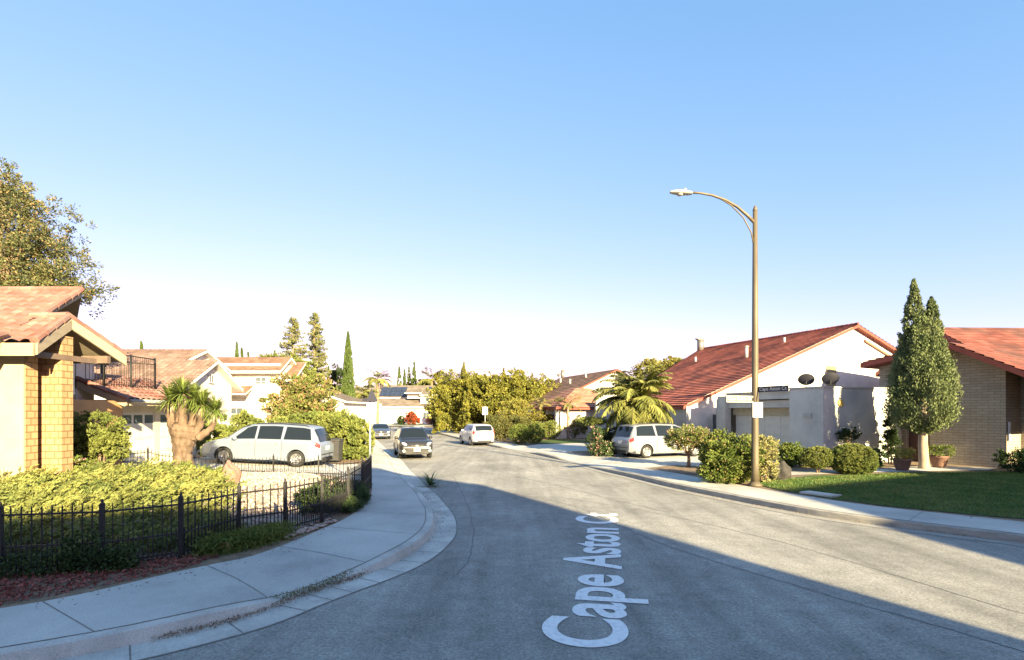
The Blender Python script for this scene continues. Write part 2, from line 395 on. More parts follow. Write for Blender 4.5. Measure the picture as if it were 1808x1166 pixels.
# ---------------------------------------------------------------- polylines of the street
def catmull(P, n=8):
    P = [Vector((*p, 0)) if len(p) == 2 else Vector(p) for p in P]; out = []
    for i in range(len(P)-1):
        p0, p1, p2, p3 = P[max(i-1,0)], P[i], P[i+1], P[min(i+2, len(P)-1)]
        for k in range(n):
            t = k/n; out.append(.5*((2*p1)+(p2-p0)*t+(2*p0-5*p1+4*p2-p3)*t*t+(3*p1-p0-3*p2+p3)*t**3))
    out.append(P[-1]); return out
def offset(P, d):       # d > 0: to the left of travel
    o = []
    for i, p in enumerate(P):
        t = (P[min(i+1, len(P)-1)]-P[max(i-1,0)]); t.z = 0; t.normalize(); o.append(p+Vector((-t.y, t.x, 0))*d)
    return o
LK = [(-60,-9,.15),(-30,-4,.15),(-14,1.2,.15),(-7.5,4.0,.15),(-4.69,5.42,.15),(-3.41,6.42,.15),(-2.94,7.2,.04),(-2.65,7.71,.03),(-2.25,8.37,.10),(-1.94,9.07,.15),(-1.74,10.0,.15),(-1.68,11.2,.15),(-1.91,12.86,.15),
      (-2.3,14.4,.15),(-2.74,16,.15),(-3.38,18,.14),(-4.2,20.8,.05),(-5.0,23.4,.04),(-6.4,28.4,.15),(-9.5,38,.15),(-13.5,51,.15),(-19,68,.15),(-25,85,.15),(-30,98,.15),(-40,112,.15)]
LB = [(-61,-7,.15),(-31,-2,.15),(-15,3.2,.15),(-9,5.4,.15),(-6.13,6.44,.15),(-4.95,7.9,.15),(-4.6,8.35,.15),(-4.3,8.7,.15),(-4.1,9.3,.15),(-3.95,10.0,.15),(-3.85,10.7,.15),(-3.70,11.8,.15),(-3.72,13.3,.15),
      (-3.95,14.9,.15),(-4.3,16.5,.15),(-4.85,18.4,.15),(-5.65,21.2,.15),(-6.5,23.9,.15),(-7.9,28.9,.15),(-11,38.5,.15),(-15,51.5,.15),(-20.4,68.6,.15),(-26.4,85.6,.15),(-31.5,99,.15),(-41,113.5,.15)]
RK = [(60,-40,.15),(30,-14,.15),(17,1,.15),(12.2,7.2,.15),(9.76,10.25,.15),(9.06,10.95,.15),(7.9,12.2,.15),(7.1,13.4,.15),(6.25,15.4,.15),(5.35,17.8,.15),(4.65,20.4,.15),(4.1,22.2,.13),(3.3,25.2,.03),(2.7,27.6,.03),(2.2,29.2,.13),
      (1.5,31.5,.13),(.9,33.2,.03),(-.3,36.4,.03),(-.9,37.6,.13),(-1.6,39.5,.15),(-3.6,46,.15),(-5.2,51,.15),(-9.6,66,.15),(-13,77,.15),(-16,87,.15),(-17,96,.15),(-14,104,.15)]
lk = catmull(LK, 6); lb = catmull(LB, 6); rk = catmull(RK, 6); rb = offset(rk, -1.75)
for p in rb: p.z = .15

def strip(mb, A, B, mi=0, tint=.5):
    o = len(mb.v); n = len(A)
    vs = [p for q in zip(A, B) for p in q]
    mb.add(vs, [(2*i, 2*i+1, 2*i+3, 2*i+2) for i in range(n-1)], mi, tint)
def zz(P, z): return [Vector((p.x, p.y, z)) for p in P]
def lift(P, dz): return [Vector((p.x, p.y, p.z+dz)) for p in P]

g = MB(); g.quad((-1500,-1500,-.06),(1500,-1500,-.06),(1500,1500,-.06),(-1500,1500,-.06)); struct(g.build('ground', SOIL))
# asphalt of both streets, with the seams and cracks in it
g = MB(); g.grid(lambda u, v: (-70+140*u, -50+175*v, 0), 14, 18, tint=.5)
def crack(pts, w=.025, z=.004, mi=1):
    q = [Vector((*G(*p), z)) for p in pts]; q = catmull([tuple(p) for p in q], 8)
    q = [p+Vector((random.uniform(-.02,.02), random.uniform(-.02,.02), 0)) for p in q]
    a = offset(q, w/2); b = offset(q, -w/2); strip(g, a, b, mi)
crack([(760,845),(850,862),(1000,890),(1085,925),(1180,965),(1300,1003),(1450,1048),(1620,1096),(1808,1150)])
crack([(830,815),(900,838),(985,858),(1080,882),(1180,905)], .02)
crack([(800,842),(820,880),(835,930),(828,985),(800,1020)], .02)
crack([(1000,880),(1150,905),(1350,950),(1560,1010),(1808,1085)], .018)
crack([(770,790),(860,812),(960,838),(1060,860)], .02)
ob = g.build('road', [ASPH, CRACK, PATCH]); struct(ob)

def kerb(P, side, name):
    """rounded kerb with a sloped face, following the height kept in z"""
    g = MB(); top_o = [Vector((p.x, p.y, max(p.z, .012))) for p in P]
    prof = [(-.05, lambda h: .008), (-.028, lambda h: h*.55), (-.006, lambda h: h*.93), (.02, lambda h: h), (.16, lambda h: h+.002)]
    if side < 0: prof = [(-.012, lambda h: .008), (-.006, lambda h: h*.6), (0, lambda h: h*.93), (.02, lambda h: h), (.16, lambda h: h+.002)]
    rows = []
    for d, hf in prof:
        q = offset(P, side*d); rows.append([Vector((a.x, a.y, hf(p.z) if p.z > .012 else .012)) for a, p in zip(q, P)])
    for a, b in zip(rows, rows[1:]):
        strip(g, a, b) if side > 0 else strip(g, b, a)
    # joints across the kerb
    for i in range(3, len(P)-2, 5):
        for a, b in zip(rows, rows[1:]):
            pass
    return struct(g.build(name, CONC_L if side > 0 else mat('shade_toned_kerb', (.34,.32,.285), (.25,.235,.21), .9, 3, bump=.4, aniso=(1,1,4))))  # right kerb: the shade on its face is put into a darker colour
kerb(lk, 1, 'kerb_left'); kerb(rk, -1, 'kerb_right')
# gutters
g = MB(); a = zz(offset(lk, .045), .008); b = zz(offset(lk, -.52), .006); strip(g, b, a)
for i in range(2, len(lk), 4):
    if i < len(lk)-1: 
        d = (b[i+1]-b[i]).normalized()*.008
        g.quad(b[i]+Vector((0,0,.003))-d, b[i]+Vector((0,0,.003))+d, a[i]+Vector((0,0,.003))+d, a[i]+Vector((0,0,.003))-d, 1)
strip(g, lift(offset(b, -.02), .0005), lift(offset(b, .005), .004), 1)
struct(g.build('gutter_left', [CONC_L, JOINT]))
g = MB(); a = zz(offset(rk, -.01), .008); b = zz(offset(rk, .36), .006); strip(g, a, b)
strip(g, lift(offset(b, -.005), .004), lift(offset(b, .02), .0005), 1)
struct(g.build('gutter_right', [mat('asphalt_toned_gutter', (.27,.26,.235), (.33,.315,.285), .9, 3, bump=.4), JOINT]))  # right gutter coloured close to the asphalt
# pavements
def pavement(K, B, side, name, step):
    g = MB(); a = [p.copy() for p in offset(K, side*.16)]
    for p, q in zip(a, K): p.z = q.z+.004
    n = 4; rows = [[x.lerp(y, k/n) for x, y in zip(a, B)] for k in range(n+1)]
    for r in rows[1:]:
        for p in r: p.z = .154
    for p, q in zip(rows[1], a): p.z = .154*.6+q.z*.4 if q.z < .12 else .154
    for r0, r1 in zip(rows, rows[1:]):
        strip(g, r0, r1) if side > 0 else strip(g, r1, r0)
    # score lines
    acc = 0
    for i in range(1, len(a)):
        acc += (a[i]-a[i-1]).length
        if acc > step and i < len(a)-2:
            acc = 0; d = (a[i+1]-a[i]).normalized()*.007
            for r0, r1 in zip(rows, rows[1:]):
                z = Vector((0,0,.004)); g.quad(r0[i]+z-d, r0[i]+z+d, r1[i]+z+d, r1[i]+z-d, 1)
    z = [p+Vector((0,0,.004)) for p in rows[0]]
    strip(g, offset(z, .008), offset(z, -.008), 1)
    return struct(g.build(name, [CONC, JOINT]))
pavement(lk, lb, 1, 'sidewalk_left', 1.75); pavement(rk, rb, -1, 'sidewalk_right', 2.6)

# ground of the gardens on both sides (raised to the pavement's level)
g = MB(); pts = [Vector((p.x, p.y, .146)) for p in lb]; 
poly = pts+[Vector((-60,160,.146)), Vector((-200,160,.146)), Vector((-200,-7,.146))]; g.poly(poly)
struct(g.build('garden_ground_left', SOIL))
g = MB(); poly = [Vector((p.x, p.y, .146)) for p in rb]+[Vector((-14,160,.146)), Vector((200,160,.146)), Vector((200,-40,.146))]; g.poly(poly)
struct(g.build('garden_ground_right', SOIL))
g = MB(); g.poly([Vector((p.x,p.y,.142)) for p in [Vector((-41,113,0)),Vector((-31.5,99,0)),Vector((-27.5,94,0)),Vector((-18,95,0)),Vector((-14,104,0)),Vector((-14,160,0)),Vector((-90,160,0))]]); struct(g.build('driveway_far', CONC_L))

# left driveway, sloping up to the garage
g = MB()
DA = [(-4.85,18.3,.157),(-6.5,23.9,.157)]
def dl(u, v):
    x = -4.75-9.3*u; y0 = 18.35+.9*u; y1 = 24.2+.9*u; xx = x-(1-u)*1.75*v*.95
    z = .158+.30*max(0,(u-.12)/.88)**1.8; return (xx, y0+(y1-y0)*v, z)
g.grid(dl, 24, 12, tint=.5)
for k in (1,2,3):
    for i in range(24):
        v = k/4; a, b = Vector(dl(i/24, v)), Vector(dl((i+1)/24, v)); w2 = Vector((0,.012,.004))
        g.quad(a+Vector((0,-.012,.004)), b+Vector((0,-.012,.004)), b+w2, a+w2, 1)
for k in (1,2,3,4):
    for i in range(12):
        u = k/5; a, b = Vector(dl(u, i/12)), Vector(dl(u, (i+1)/12)); g.quad(a+Vector((-.012,0,.0045)), a+Vector((.012,0,.0045)), b+Vector((.012,0,.0045)), b+Vector((-.012,0,.0045)), 1)
struct(g.build('driveway_left', [CONC_L, JOINT]))
# right driveways
def sheet(name, pts, m, z=.158):
    g = MB(); g.poly([(x, y, z) for x, y in pts]); return struct(g.build(name, m))
sheet('driveway_right', [(5.8,21.4),(4.35,26.0),(3.9,28.5),(4.6,29.6),(12.5,32.5),(14.5,26.0),(13.2,24.0),(9.5,22.9)], CONC)
sheet('driveway_middle', [(3.05,31.9),(.9,37.3),(1.9,39.4),(11.5,44.5),(13,36.5)], CONC, .16)
sheet('walkway_right', [(9.1,19.7),(10.1,21.0),(14.5,22.2),(18.6,23.6),(20.4,22.6),(19.3,21.8),(14.9,21.2)], CONC_L, .163)
# ---------------------------------------------------------------- gardens
def mound(x, y):
    """height of the left garden: a bank that rises from the fence to the house"""
    # distance behind the fence, measured to the left/back
    best = 1e9
    for a, b in zip(FENCE, FENCE[1:]):
        ax, ay, bx, by = a[0], a[1], b[0], b[1]; dx, dy = bx-ax, by-ay
        t = max(0, min(1, ((x-ax)*dx+(y-ay)*dy)/(dx*dx+dy*dy))); best = min(best, math.hypot(x-ax-t*dx, y-ay-t*dy))
    e = min(1, best/3.0); back = min(1, max(0, (18.7-(x+4.4)*-.1-y)/1.6)); back = .45+.55*back
    return .15+(.46*e*e*(3-2*e))*back*min(1, max(0, (-4.2-x)/2.2))
FENCE = [(-16,5.4),(-12,6.35),(-9.2,7.15),(-7.35,7.72),(-6.1,8.0),(-5.33,8.65),(-5.0,9.85),(-4.43,10.5),(-4.06,11.49),(-3.88,12.74),(-4.05,14.6),(-4.35,16.56)]
g = MB()
inside = FENCE+[(-4.6,18.1),(-14.0,19.1),(-30,19.0),(-30,4.0)]
def pip(x, y, P):
    c = False; n = len(P)
    for i in range(n):
        x1, y1 = P[i]; x2, y2 = P[(i+1) % n]
        if (y1 > y) != (y2 > y) and x < (x2-x1)*(y-y1)/(y2-y1)+x1: c = not c
    return c
NX, NY = 74, 44; X0, X1, Y0, Y1 = -24, -3.7, 4.5, 19.0
vs = []; 
for j in range(NY+1):
    for i in range(NX+1):
        x = X0+(X1-X0)*i/NX; y = Y0+(Y1-Y0)*j/NY
        vs.append((x, y, (mound(x, y)+random.uniform(0,.02)) if pip(x, y, inside) else -.05))
fs = [(j*(NX+1)+i, j*(NX+1)+i+1, (j+1)*(NX+1)+i+1, (j+1)*(NX+1)+i) for j in range(NY) for i in range(NX)]
g.add(vs, fs, smooth=True); struct(g.build('garden_bank', mat('gravel_bed', (.36,.30,.26), (.50,.42,.37), .95, 22, bump=.9, third=(.26,.2,.15), tscale=1.2)))

def stones(name, n, sampler, size, m, zf, label=None):
    V = []; F = []; T = []; ico = [(0,0,1),(.9,0,.3),(.28,.85,.3),(-.72,.53,.3),(-.72,-.53,.3),(.28,-.85,.3),(0,0,-.6)]
    fa = [(0,1,2),(0,2,3),(0,3,4),(0,4,5),(0,5,1),(6,2,1),(6,3,2),(6,4,3),(6,5,4),(6,1,5)]
    for i in range(n):
        x, y = sampler(); s = size*random.uniform(.5,1.5); a = random.random()*6.28; z = zf(x, y); sz = random.uniform(.4,.8); o = len(V); t = random.random()
        for p in ico:
            q = [c*random.uniform(.8,1.2) for c in p]; V.append((x+s*(q[0]*math.cos(a)-q[1]*math.sin(a)), y+s*(q[0]*math.sin(a)+q[1]*math.cos(a)), z+s*sz*q[2]))
        for f in fa: F.append([k+o for k in f]); T.append(t)
    o = npmesh(name, np.array(V), np.array(F), m, np.array(T)); tag(o, label, name.replace('_', ' '), kind='stuff'); return o
def poly_sampler(P):
    xs = [p[0] for p in P]; ys = [p[1] for p in P]
    def f():
        while True:
            x = random.uniform(min(xs), max(xs)); y = random.uniform(min(ys), max(ys))
            if pip(x, y, P): return x, y
    return f
GR = [(-5.2,9.9),(-4.4,10.6),(-4.0,11.6),(-3.95,12.8),(-4.3,16.0),(-4.7,17.9),(-9.5,17.9),(-9.5,14.5),(-7.0,12.6),(-6.2,11.0)]
o = stones('gravel', 5200, poly_sampler(GR), .045, STONE, lambda x, y: mound(x, y)+.01, 'pale pink gravel covering the sloping bank behind the iron fence'); o['category'] = 'gravel'
o = stones('gravel', 120, poly_sampler([(-4.4,10.15),(-4.1,10.9),(-3.85,11.7),(-3.75,11.6),(-3.9,10.7),(-4.2,9.95)]), .045, STONE, lambda x, y: .17, 'strip of loose white stones between the fence foot and sidewalk'); o['category'] = 'gravel'

# mulch strip in front of the fence
MS = [(-16,3.5),(-9,5.6),(-6.13,6.55),(-4.95,8.0),(-4.75,8.7),(-5.1,9.3),(-5.33,8.9),(-6.1,8.3),(-7.35,7.9),(-9.2,7.3),(-12,6.5),(-16,5.6)]
def chips(n, P, size, m, z, name, label, cat, up=.1):
    f = poly_sampler(P); C = np.array([(*f(), 0) for _ in range(n)]); C[:,2] = z+rng.random(n)*.035
    D = rdir(n)*np.array([1,1,.35])+np.array([0,0,up]); D = nrm(D); V, F = leaf_quads(C, D, size*rng.uniform(.5,1.5,n), size*.55)
    return tag(npmesh(name, V, F, m, rng.random(n)), label, cat, kind='stuff')
chips(15000, MS, .055, MULCH, .155, 'mulch', 'dark red bark mulch strip between black fence and sidewalk', 'mulch')

# lawn on the right
rb2 = [(p.x, p.y) for p in rb]
LAWN = [(30,-12),(20.0,2.6),(14.5,8.0),(11.35,11.75),(10.6,12.3),(9.3,13.5),(8.6,14.8),(8.05,16.4),(7.9,17.7),(9.1,18.6),(11.0,19.9),(14.8,20.7),(19.3,21.2),(21.5,21.3),(40,12),(40,-12)]
sheet('lawn_soil', LAWN, mat('lawn_base', (.045,.08,.018), (.06,.10,.02), .95, 3), .162)
LV = [(11.6,11.5),(9.3,13.5),(8.05,16.4),(7.9,17.7),(9.1,18.6),(14.8,20.7),(19.3,21.2),(22.5,20.5),(17,9)]
f = poly_sampler(LV); n = 70000; C = np.array([(*f(), .185) for _ in range(n)]); D = nrm(rdir(n)*.6+np.array([0,0,1.0])); V, F = leaf_quads(C, D, rng.uniform(.04,.085,n), .014)
tag(npmesh('lawn_grass', V, F, GRASSM, rng.random(n)), 'short dark green lawn beside the right sidewalk under the cypress', 'grass', kind='stuff')
# concrete utility lid in the lawn
u = MB(); u.box((8.75,15.25,.185), (.95,.45,.05), R(-60)); u.box((8.75,15.25,.212), (.84,.36,.006), R(-60), tint=.8)
tag(u.build('utility_cover', CONC_L), 'flat pale concrete utility cover set in the lawn edge beside the sidewalk', 'utility cover')
# lawns further along
sheet('lawn_soil', [(2.4,40.0),(.9,43.2),(4.4,47.5),(7.2,42.6)], MATS['lawn_base'], .168)
sheet('lawn_soil', [(-21.5,98.5),(-17.2,99),(-14,104),(-13,107),(-19,107),(-24,103)], MATS['lawn_base'], .168)

# juniper mat: long feathery shoots combed to the right over the bank
def juniper():
    reg = [(-17,6.0),(-12,6.6),(-9.2,7.4),(-7.4,7.95),(-6.2,8.2),(-5.55,8.9),(-5.45,10.3),(-6.3,11.8),(-7.6,13.4),(-9.0,14.8),(-11.8,15.8),(-14,15.2),(-19,13.0),(-24,9)]
    f = poly_sampler(reg); n = 8200; Vs = []; Fs = []; Ts = []; off = 0
    P = np.array([f() for _ in range(n)])
    edge = np.array([min(1, min(math.hypot(x-(a[0]), y-(a[1])) for a in FENCE)/1.0) for x, y in P])
    hgt = np.array([mound(x, y) for x, y in P])+(.24+.15*np.sin(P[:,0]*2.1+P[:,1]*1.3)*np.cos(P[:,1]*2.7)+.1*rng.random(n))*(.55+.45*edge)
    for j in range(n):
        base = np.array([P[j,0], P[j,1], hgt[j]-.12]); az = rng.normal(.15, .55); el = rng.uniform(.0, .75)
        d = np.array([math.cos(az)*math.cos(el), math.sin(az)*math.cos(el), math.sin(el)]); Ln = rng.uniform(.25,.6); k = 34
        t = rng.random(k)**.8; C = base+d*Ln*t[:,None]+rng.normal(size=(k,3))*.035*(1.2-t[:,None]); D = nrm(d+rdir(k)*.75)
        V, F = leaf_quads(C, D, rng.uniform(.05,.10,k), .03); Vs.append(V); Fs.append(F+off); off += len(V); Ts.append(np.full(k, rng.random())*.7+rng.random(k)*.3)
    # filling leaves down the front face to the ground
    m = 42000; q = np.array([f() for _ in range(m)]); e = np.array([mound(x, y) for x, y in q]); C = np.column_stack([q, .16+rng.random(m)*(e+.22-.16)])
    D = nrm(rdir(m)+np.array([.3,0,.4])); V, F = leaf_quads(C, D, rng.uniform(.06,.12,m), .045); Vs.append(V); Fs.append(F+off); Ts.append(rng.random(m)*.6)
    return npmesh('juniper_ground_cover', np.concatenate(Vs), np.concatenate(Fs), L_JUN, np.concatenate(Ts))
tag(juniper(), 'feathery yellow green juniper spreading over the bank behind the black fence', 'ground cover', kind='stuff')

# ---------------------------------------------------------------- iron fences
def iron_fence(name, label, pts, zs, h, spacing, mid, scallop=0, group=None, r=.009, post=.03):
    t = thing(name, label, 'fence', (pts[0][0], pts[0][1], zs[0]), 0, group)
    for i, ((x, y), z) in enumerate(zip(pts, zs)):
        g = MB(); g.box((x, y, z+h*.5+.02), (post*2, post*2, h+.04), random.random()*.4); g.lathe((x, y, z+h+.04), [(post*1.2,0),(post*1.25,.015),(post*.5,.03),(post*.75,.05),(post*.5,.075),(0,.09)], 10)
        g.build('post', IRON, t)
    for i in range(len(pts)-1):
        a = Vector((*pts[i], zs[i])); b = Vector((*pts[i+1], zs[i+1])); L = (b-a).length; n = max(2, int(L/spacing)); g = MB()
        rz = math.atan2(b.y-a.y, b.x-a.x); tilt = Matrix.Rotation(rz, 3, 'Z') @ Matrix.Rotation(-math.asin((b.z-a.z)/L), 3, 'Y')
        for hh in ((h-.07, mid, .09) if not scallop else (mid, .09)): g.box((a+b)/2+Vector((0,0,hh)), (L, .022, .028), M=tilt)
        if scallop:
            q = [a.lerp(b, k/8)+Vector((0,0,h-.06-scallop*math.sin(math.pi*k/8))) for k in range(9)]; g.tube(q, .013, 4, smooth=False)
        for k in range(1, n*2):
            full = k % 2 == 0; p = a.lerp(b, k/(2*n)); hh = (h-scallop*math.sin(math.pi*k/(2*n))) if full else mid+.04
            g.box(p+Vector((0,0,.03+hh/2)), (r*1.7, r*1.7, hh-.0), rz)
            c = p+Vector((0,0,.03+hh)); s = r*1.3
            g.add([c+Vector((s,0,0)),c+Vector((0,s,0)),c+Vector((-s,0,0)),c+Vector((0,-s,0)),c+Vector((0,0,.035))], [(0,1,4),(1,2,4),(2,3,4),(3,0,4)])
        g.build('picket_panel', IRON, t)
    return t
iron_fence('iron_fence', 'long low black iron picket fence curving along the left sidewalk', FENCE, [.16]*len(FENCE), .93, .125, .40)
iron_fence('iron_fence', 'thinner black iron fence with dipped top between garden and left driveway', [(-4.75,17.0),(-6.3,17.5),(-7.9,17.8),(-9.7,18.1),(-11.2,18.35),(-12.6,18.6),(-13.85,18.85)], [.16,.16,.17,.2,.28,.36,.44], .84, .13, .36, .10, r=.007, post=.022)
# ---------------------------------------------------------------- houses
class Frame:
    def __init__(s, o, ang): s.o = Vector((o[0], o[1], 0)); s.a = Vector((math.cos(ang), math.sin(ang), 0)); s.b = Vector((-s.a.y, s.a.x, 0)); s.ang = ang
    def p(s, a, b, z): return s.o+s.a*a+s.b*b+Vector((0,0,z))
def roof_patch(mb, A, B, C, D, course=.35, tile=.33, amp=0, step=.03, mi=0):
    """A-B eave, D-C ridge; rows of tiles as real steps, barrel-shaped when amp > 0"""
    A, B, C, D = map(Vector, (A, B, C, D)); N = (B-A).cross(D-A).normalized()
    if N.z < 0: N = -N
    le = max((B-A).length, (C-D).length); ls = ((D-A).length+(C-B).length)/2
    nc = max(1, round(ls/course)); nt = max(1, round(le/tile)); sub = 6 if amp else 1
    def S(u, v): return A.lerp(B, u).lerp(D.lerp(C, u), v)
    base = len(mb.v)
    for j in range(nc):
        for (v, h) in ((j/nc, step), ((j+1)/nc, 0)):
            for i in range(nt*sub+1):
                u = i/(nt*sub); hh = h+(amp*abs(math.sin(math.pi*i/sub)) if amp else 0)
                mb.v.append(tuple(S(u, v)+N*hh))
    W = nt*sub+1
    tr = [[random.random() for _ in range(nt)] for _ in range(nc)]
    for j in range(nc):
        for i in range(nt*sub):
            a = base+2*j*W+i; mb.f.append([a, a+1, a+W+1, a+W]); mb.m.append(mi); mb.t.append(tr[j][i//sub]); mb.sm.append(False)
            if j: # riser below this course
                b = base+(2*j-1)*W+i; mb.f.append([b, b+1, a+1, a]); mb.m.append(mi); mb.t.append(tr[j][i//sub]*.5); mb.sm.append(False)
    return N
def caps(mb, p, q, r=.09, ln=.35, mi=0):
    p, q = Vector(p), Vector(q); n = max(1, int((q-p).length/ln)); d = (q-p)/n
    for k in range(n): mb.tube([p+d*k, p+d*(k+1.05)], [r*1.12, r*.9], 8, mi, smooth=False)
def roof(mats, parent, patches, thick=.14, tile=dict(), capl=(), fascia=True, name='roof'):
    """patches: list of quads (eave A, eave B, ridge C, ridge D); mats = (tile, fascia/soffit)"""
    g = MB()
    for q in patches:
        q = [Vector(x) for x in q]; N = roof_patch(g, *q, **tile)
        off = N*.012; dn = Vector((0,0,-thick)); t = [x-off for x in q]; bt = [x+dn for x in q]
        g.quad(bt[3], bt[2], bt[1], bt[0], 1, .4)
        for i in range(4):
            j = (i+1) % 4; g.quad(t[i], bt[i], bt[j], t[j], 1, .5)
    for p, q in capl: caps(g, p, q)
    return g.build(name, mats, parent)
def window(fr_p, d, w, h, parent, frame=None, pane=None, bars=(1,0), depth=.06, nrm_=None):
    """fr_p: centre on the wall, d: horizontal unit direction along the wall, outward normal = d x z"""
    d = Vector(d).normalized(); nn = d.cross(Vector((0,0,1))); rz = math.atan2(d.y, d.x); c = Vector(fr_p)+nn*.02
    g = MB(); t = .06
    g.box(c+Vector((0,0,h/2)), (w+t, depth, t), rz); g.box(c-Vector((0,0,h/2)), (w+t, depth+.04, t), rz)
    g.box(c-d*(w/2), (t, depth, h-t), rz); g.box(c+d*(w/2), (t, depth, h-t), rz)
    for k in range(bars[0]): g.box(c+d*(w*((k+1)/(bars[0]+1)-.5)), (.035, depth*.8, h-t), rz)
    for k in range(bars[1]): g.box(c+Vector((0,0,h*((k+1)/(bars[1]+1)-.5))), (w-t, depth*.8, .03), rz)
    o = g.build('window', frame or WOODW, parent)
    g = MB(); g.box(c-nn*.005, (w-.02, .02, h-.02), rz); g.build('pane', pane or PANE, o); return o
def garage_door(c, d, w, h, parent, m, rows=4, cols=4, lights=False):
    """panelled door; c bottom centre"""
    d = Vector(d).normalized(); nn = d.cross(Vector((0,0,1))); rz = math.atan2(d.y, d.x); c = Vector(c)
    g = MB(); g.box(c+Vector((0,0,h/2)), (w, .05, h), rz)
    for r in range(rows):
        g.box(c+Vector((0,0,h*(r+.5)/rows))+nn*.03, (w-.01, .02, h/rows-.025), rz)
        for k in range(cols):
            if lights and r == rows-1: continue
            g.box(c+d*(w*((k+.5)/cols-.5))+Vector((0,0,h*(r+.5)/rows))+nn*.045, (w/cols-.12, .02, h/rows-.16), rz)
    o = g.build('garage_door', m, parent)
    if lights:
        g = MB()
        for k in range(cols):
            g.box(c+d*(w*((k+.5)/cols-.5))+Vector((0,0,h*(rows-.5)/rows))+nn*.045, (w/cols-.14, .015, h/rows-.2), rz)
        g.build('pane', PANE, o)
    return o
def vent_pipe(p, h, parent, r=.06, cap=True):
    g = MB(); g.tube([p, Vector(p)+Vector((0,0,h))], r, 8)
    if cap: g.lathe(Vector(p)+Vector((0,0,h)), [(r*1.7,0),(r*1.7,.03),(0,.09)], 8)
    return g.build('vent_pipe', mat('pale_metal', (.5,.48,.44), rough=.5, metal=.3), parent)
def flue(p, h, parent, r=.2):
    g = MB(); p = Vector(p); g.tube([p, p+Vector((0,0,h))], r, 10); g.box(p+Vector((0,0,h+.1)), (r*3, r*2, .05)); g.tube([p+Vector((0,0,h)), p+Vector((0,0,h+.1))], r*.6, 8); g.box(p+Vector((.0,0,h+.03)), (r*2.2,r*2.2,.05))
    return g.build('chimney', mat('dull_flue_metal', (.22,.20,.19), rough=.5, metal=.5), parent)

# ---- left foreground house with the tiled gable porch and cedar shingle fins
t = thing('tiled_house', 'near left house with terracotta tile gable and golden cedar shingle walls', 'house', (-14,15,.15))
SL = .56; EY, EZ = 12.55, 4.12
def fz(y): return EZ+(y-EY)*SL
g = []; 
main = [((-30,EY,EZ),(-12.15,EY,EZ),(-12.9,16.1,fz(16.1)),(-30,16.1,fz(16.1)))]
RZ = fz(14.0)
front = [((-12.15,EY,EZ),(-11.15,EY,EZ),(-11.55,14.0,RZ),(-12.35,14.0,RZ))]
back = [((-11.15,15.45,RZ-1.45*SL),(-14.5,15.45,RZ-1.45*SL),(-14.5,14.0,RZ),(-11.55,14.0,RZ))]
backm = [((-16.2,19.6,fz(16.1)-3.5*SL),(-30,19.6,fz(16.1)-3.5*SL),(-30,16.1,fz(16.1)),(-12.9,16.1,fz(16.1)))]
TK = dict(course=.36, tile=.30, amp=.065, step=.045)
roof([TILE_P, FASCIA], t, main+front+back+backm, .16, TK,
     [((-11.15,EY,EZ+.06),(-11.55,14.0,RZ+.07)),((-11.55,14.0,RZ+.07),(-11.15,15.45,RZ-1.45*SL+.06)),((-12.38,14.1,RZ+.1),(-12.9,16.1,fz(16.1)+.07)),((-12.9,16.1,fz(16.1)+.08),(-30,16.1,fz(16.1)+.08)),((-11.55,14,RZ+.09),(-12.5,14,RZ+.09))])
g = MB(); g.box((-20.6,EY-.02,EZ-.15), (18.9,.05,.30)); 
for a, b in (((-11.13,EY,EZ-.14),(-11.5,14.0,RZ-.14)),((-11.5,14.0,RZ-.14),(-11.13,15.45,RZ-1.45*SL-.14))):
    a, b = Vector(a), Vector(b); h = Vector((0,0,.13)); n = Vector((.05,0,0)); g.add([a-h,b-h,b+h,a+h,a-h+n,b-h+n,b+h+n,a+h+n], [(0,1,2,3),(7,6,5,4),(0,4,5,1),(2,6,7,3),(1,5,6,2),(0,3,7,4)])
g.build('fascia', FASCIA, t)
g = MB(); g.box((-14.9,12.965,2.1), (6.26,.03,4.05)); g.build('stucco_face', mat('tan_stucco_face', (.46,.37,.26), (.40,.32,.22), .9, 2, bump=.2, bscale=50), t)
# lower forward roof corner at the far left
roof([TILE_P, FASCIA], t, [((-15.5,10.9,3.75),(-11.75,11.3,3.80),(-11.9,12.6,4.28),(-15.5,12.6,4.28))], .22, TK, [((-11.75,11.3,3.88),(-11.9,12.6,4.34))], name='porch_roof')
g = MB()                                   # shingled walls: stepped fins facing the street
g.box((-14.9,13.15,2.1), (6.3,.34,4.1)); g.box((-14.9,13.78,2.3), (7.0,.36,4.3)); g.box((-18.4,15.2,2.2), (9.0,2.2,4.2))
g.extrude([(-13,13.9,3.9),(-13,15.3,3.9),(-13,15.3,4.05),(-13,14.0,4.75)], (.12,0,0))
g.build('shingle_wall', SHINGLE, t)
g = MB(); g.box((-12.2,13.55,3.6),(.12,1.1,.22)); g.box((-11.9,14.8,3.95),(1.6,.12,.2)); g.box((-11.45,14.0,3.9),(.12,2.4,.14)); g.build('porch_beam', SOFFIT, t)
g = MB(); g.box((-13.7,17.1,1.55), (.25,3.2,2.7)); g.build('entry_wall', mat('orange_stucco', (.46,.26,.12), (.38,.21,.10), .9, 2), t)
window((-13.1,15.5,3.55), (1,0,0), .9, 1.0, t, bars=(1,1))
# higher rear wing
roof([TILE_P, FASCIA], t, [((-20,18.2,4.82),(-14.1,18.2,4.82),(-15.3,19.3,5.5),(-20,19.3,5.5)),((-14.1,18.2,4.82),(-14.5,19.4,4.82),(-15.3,19.4,5.5),(-15.3,19.3,5.5))], .2, TK, name='rear_roof')
g = MB(); g.box((-17.6,18.9,2.5), (5.2,.8,4.6)); g.build('rear_wall', STUCCO, t)

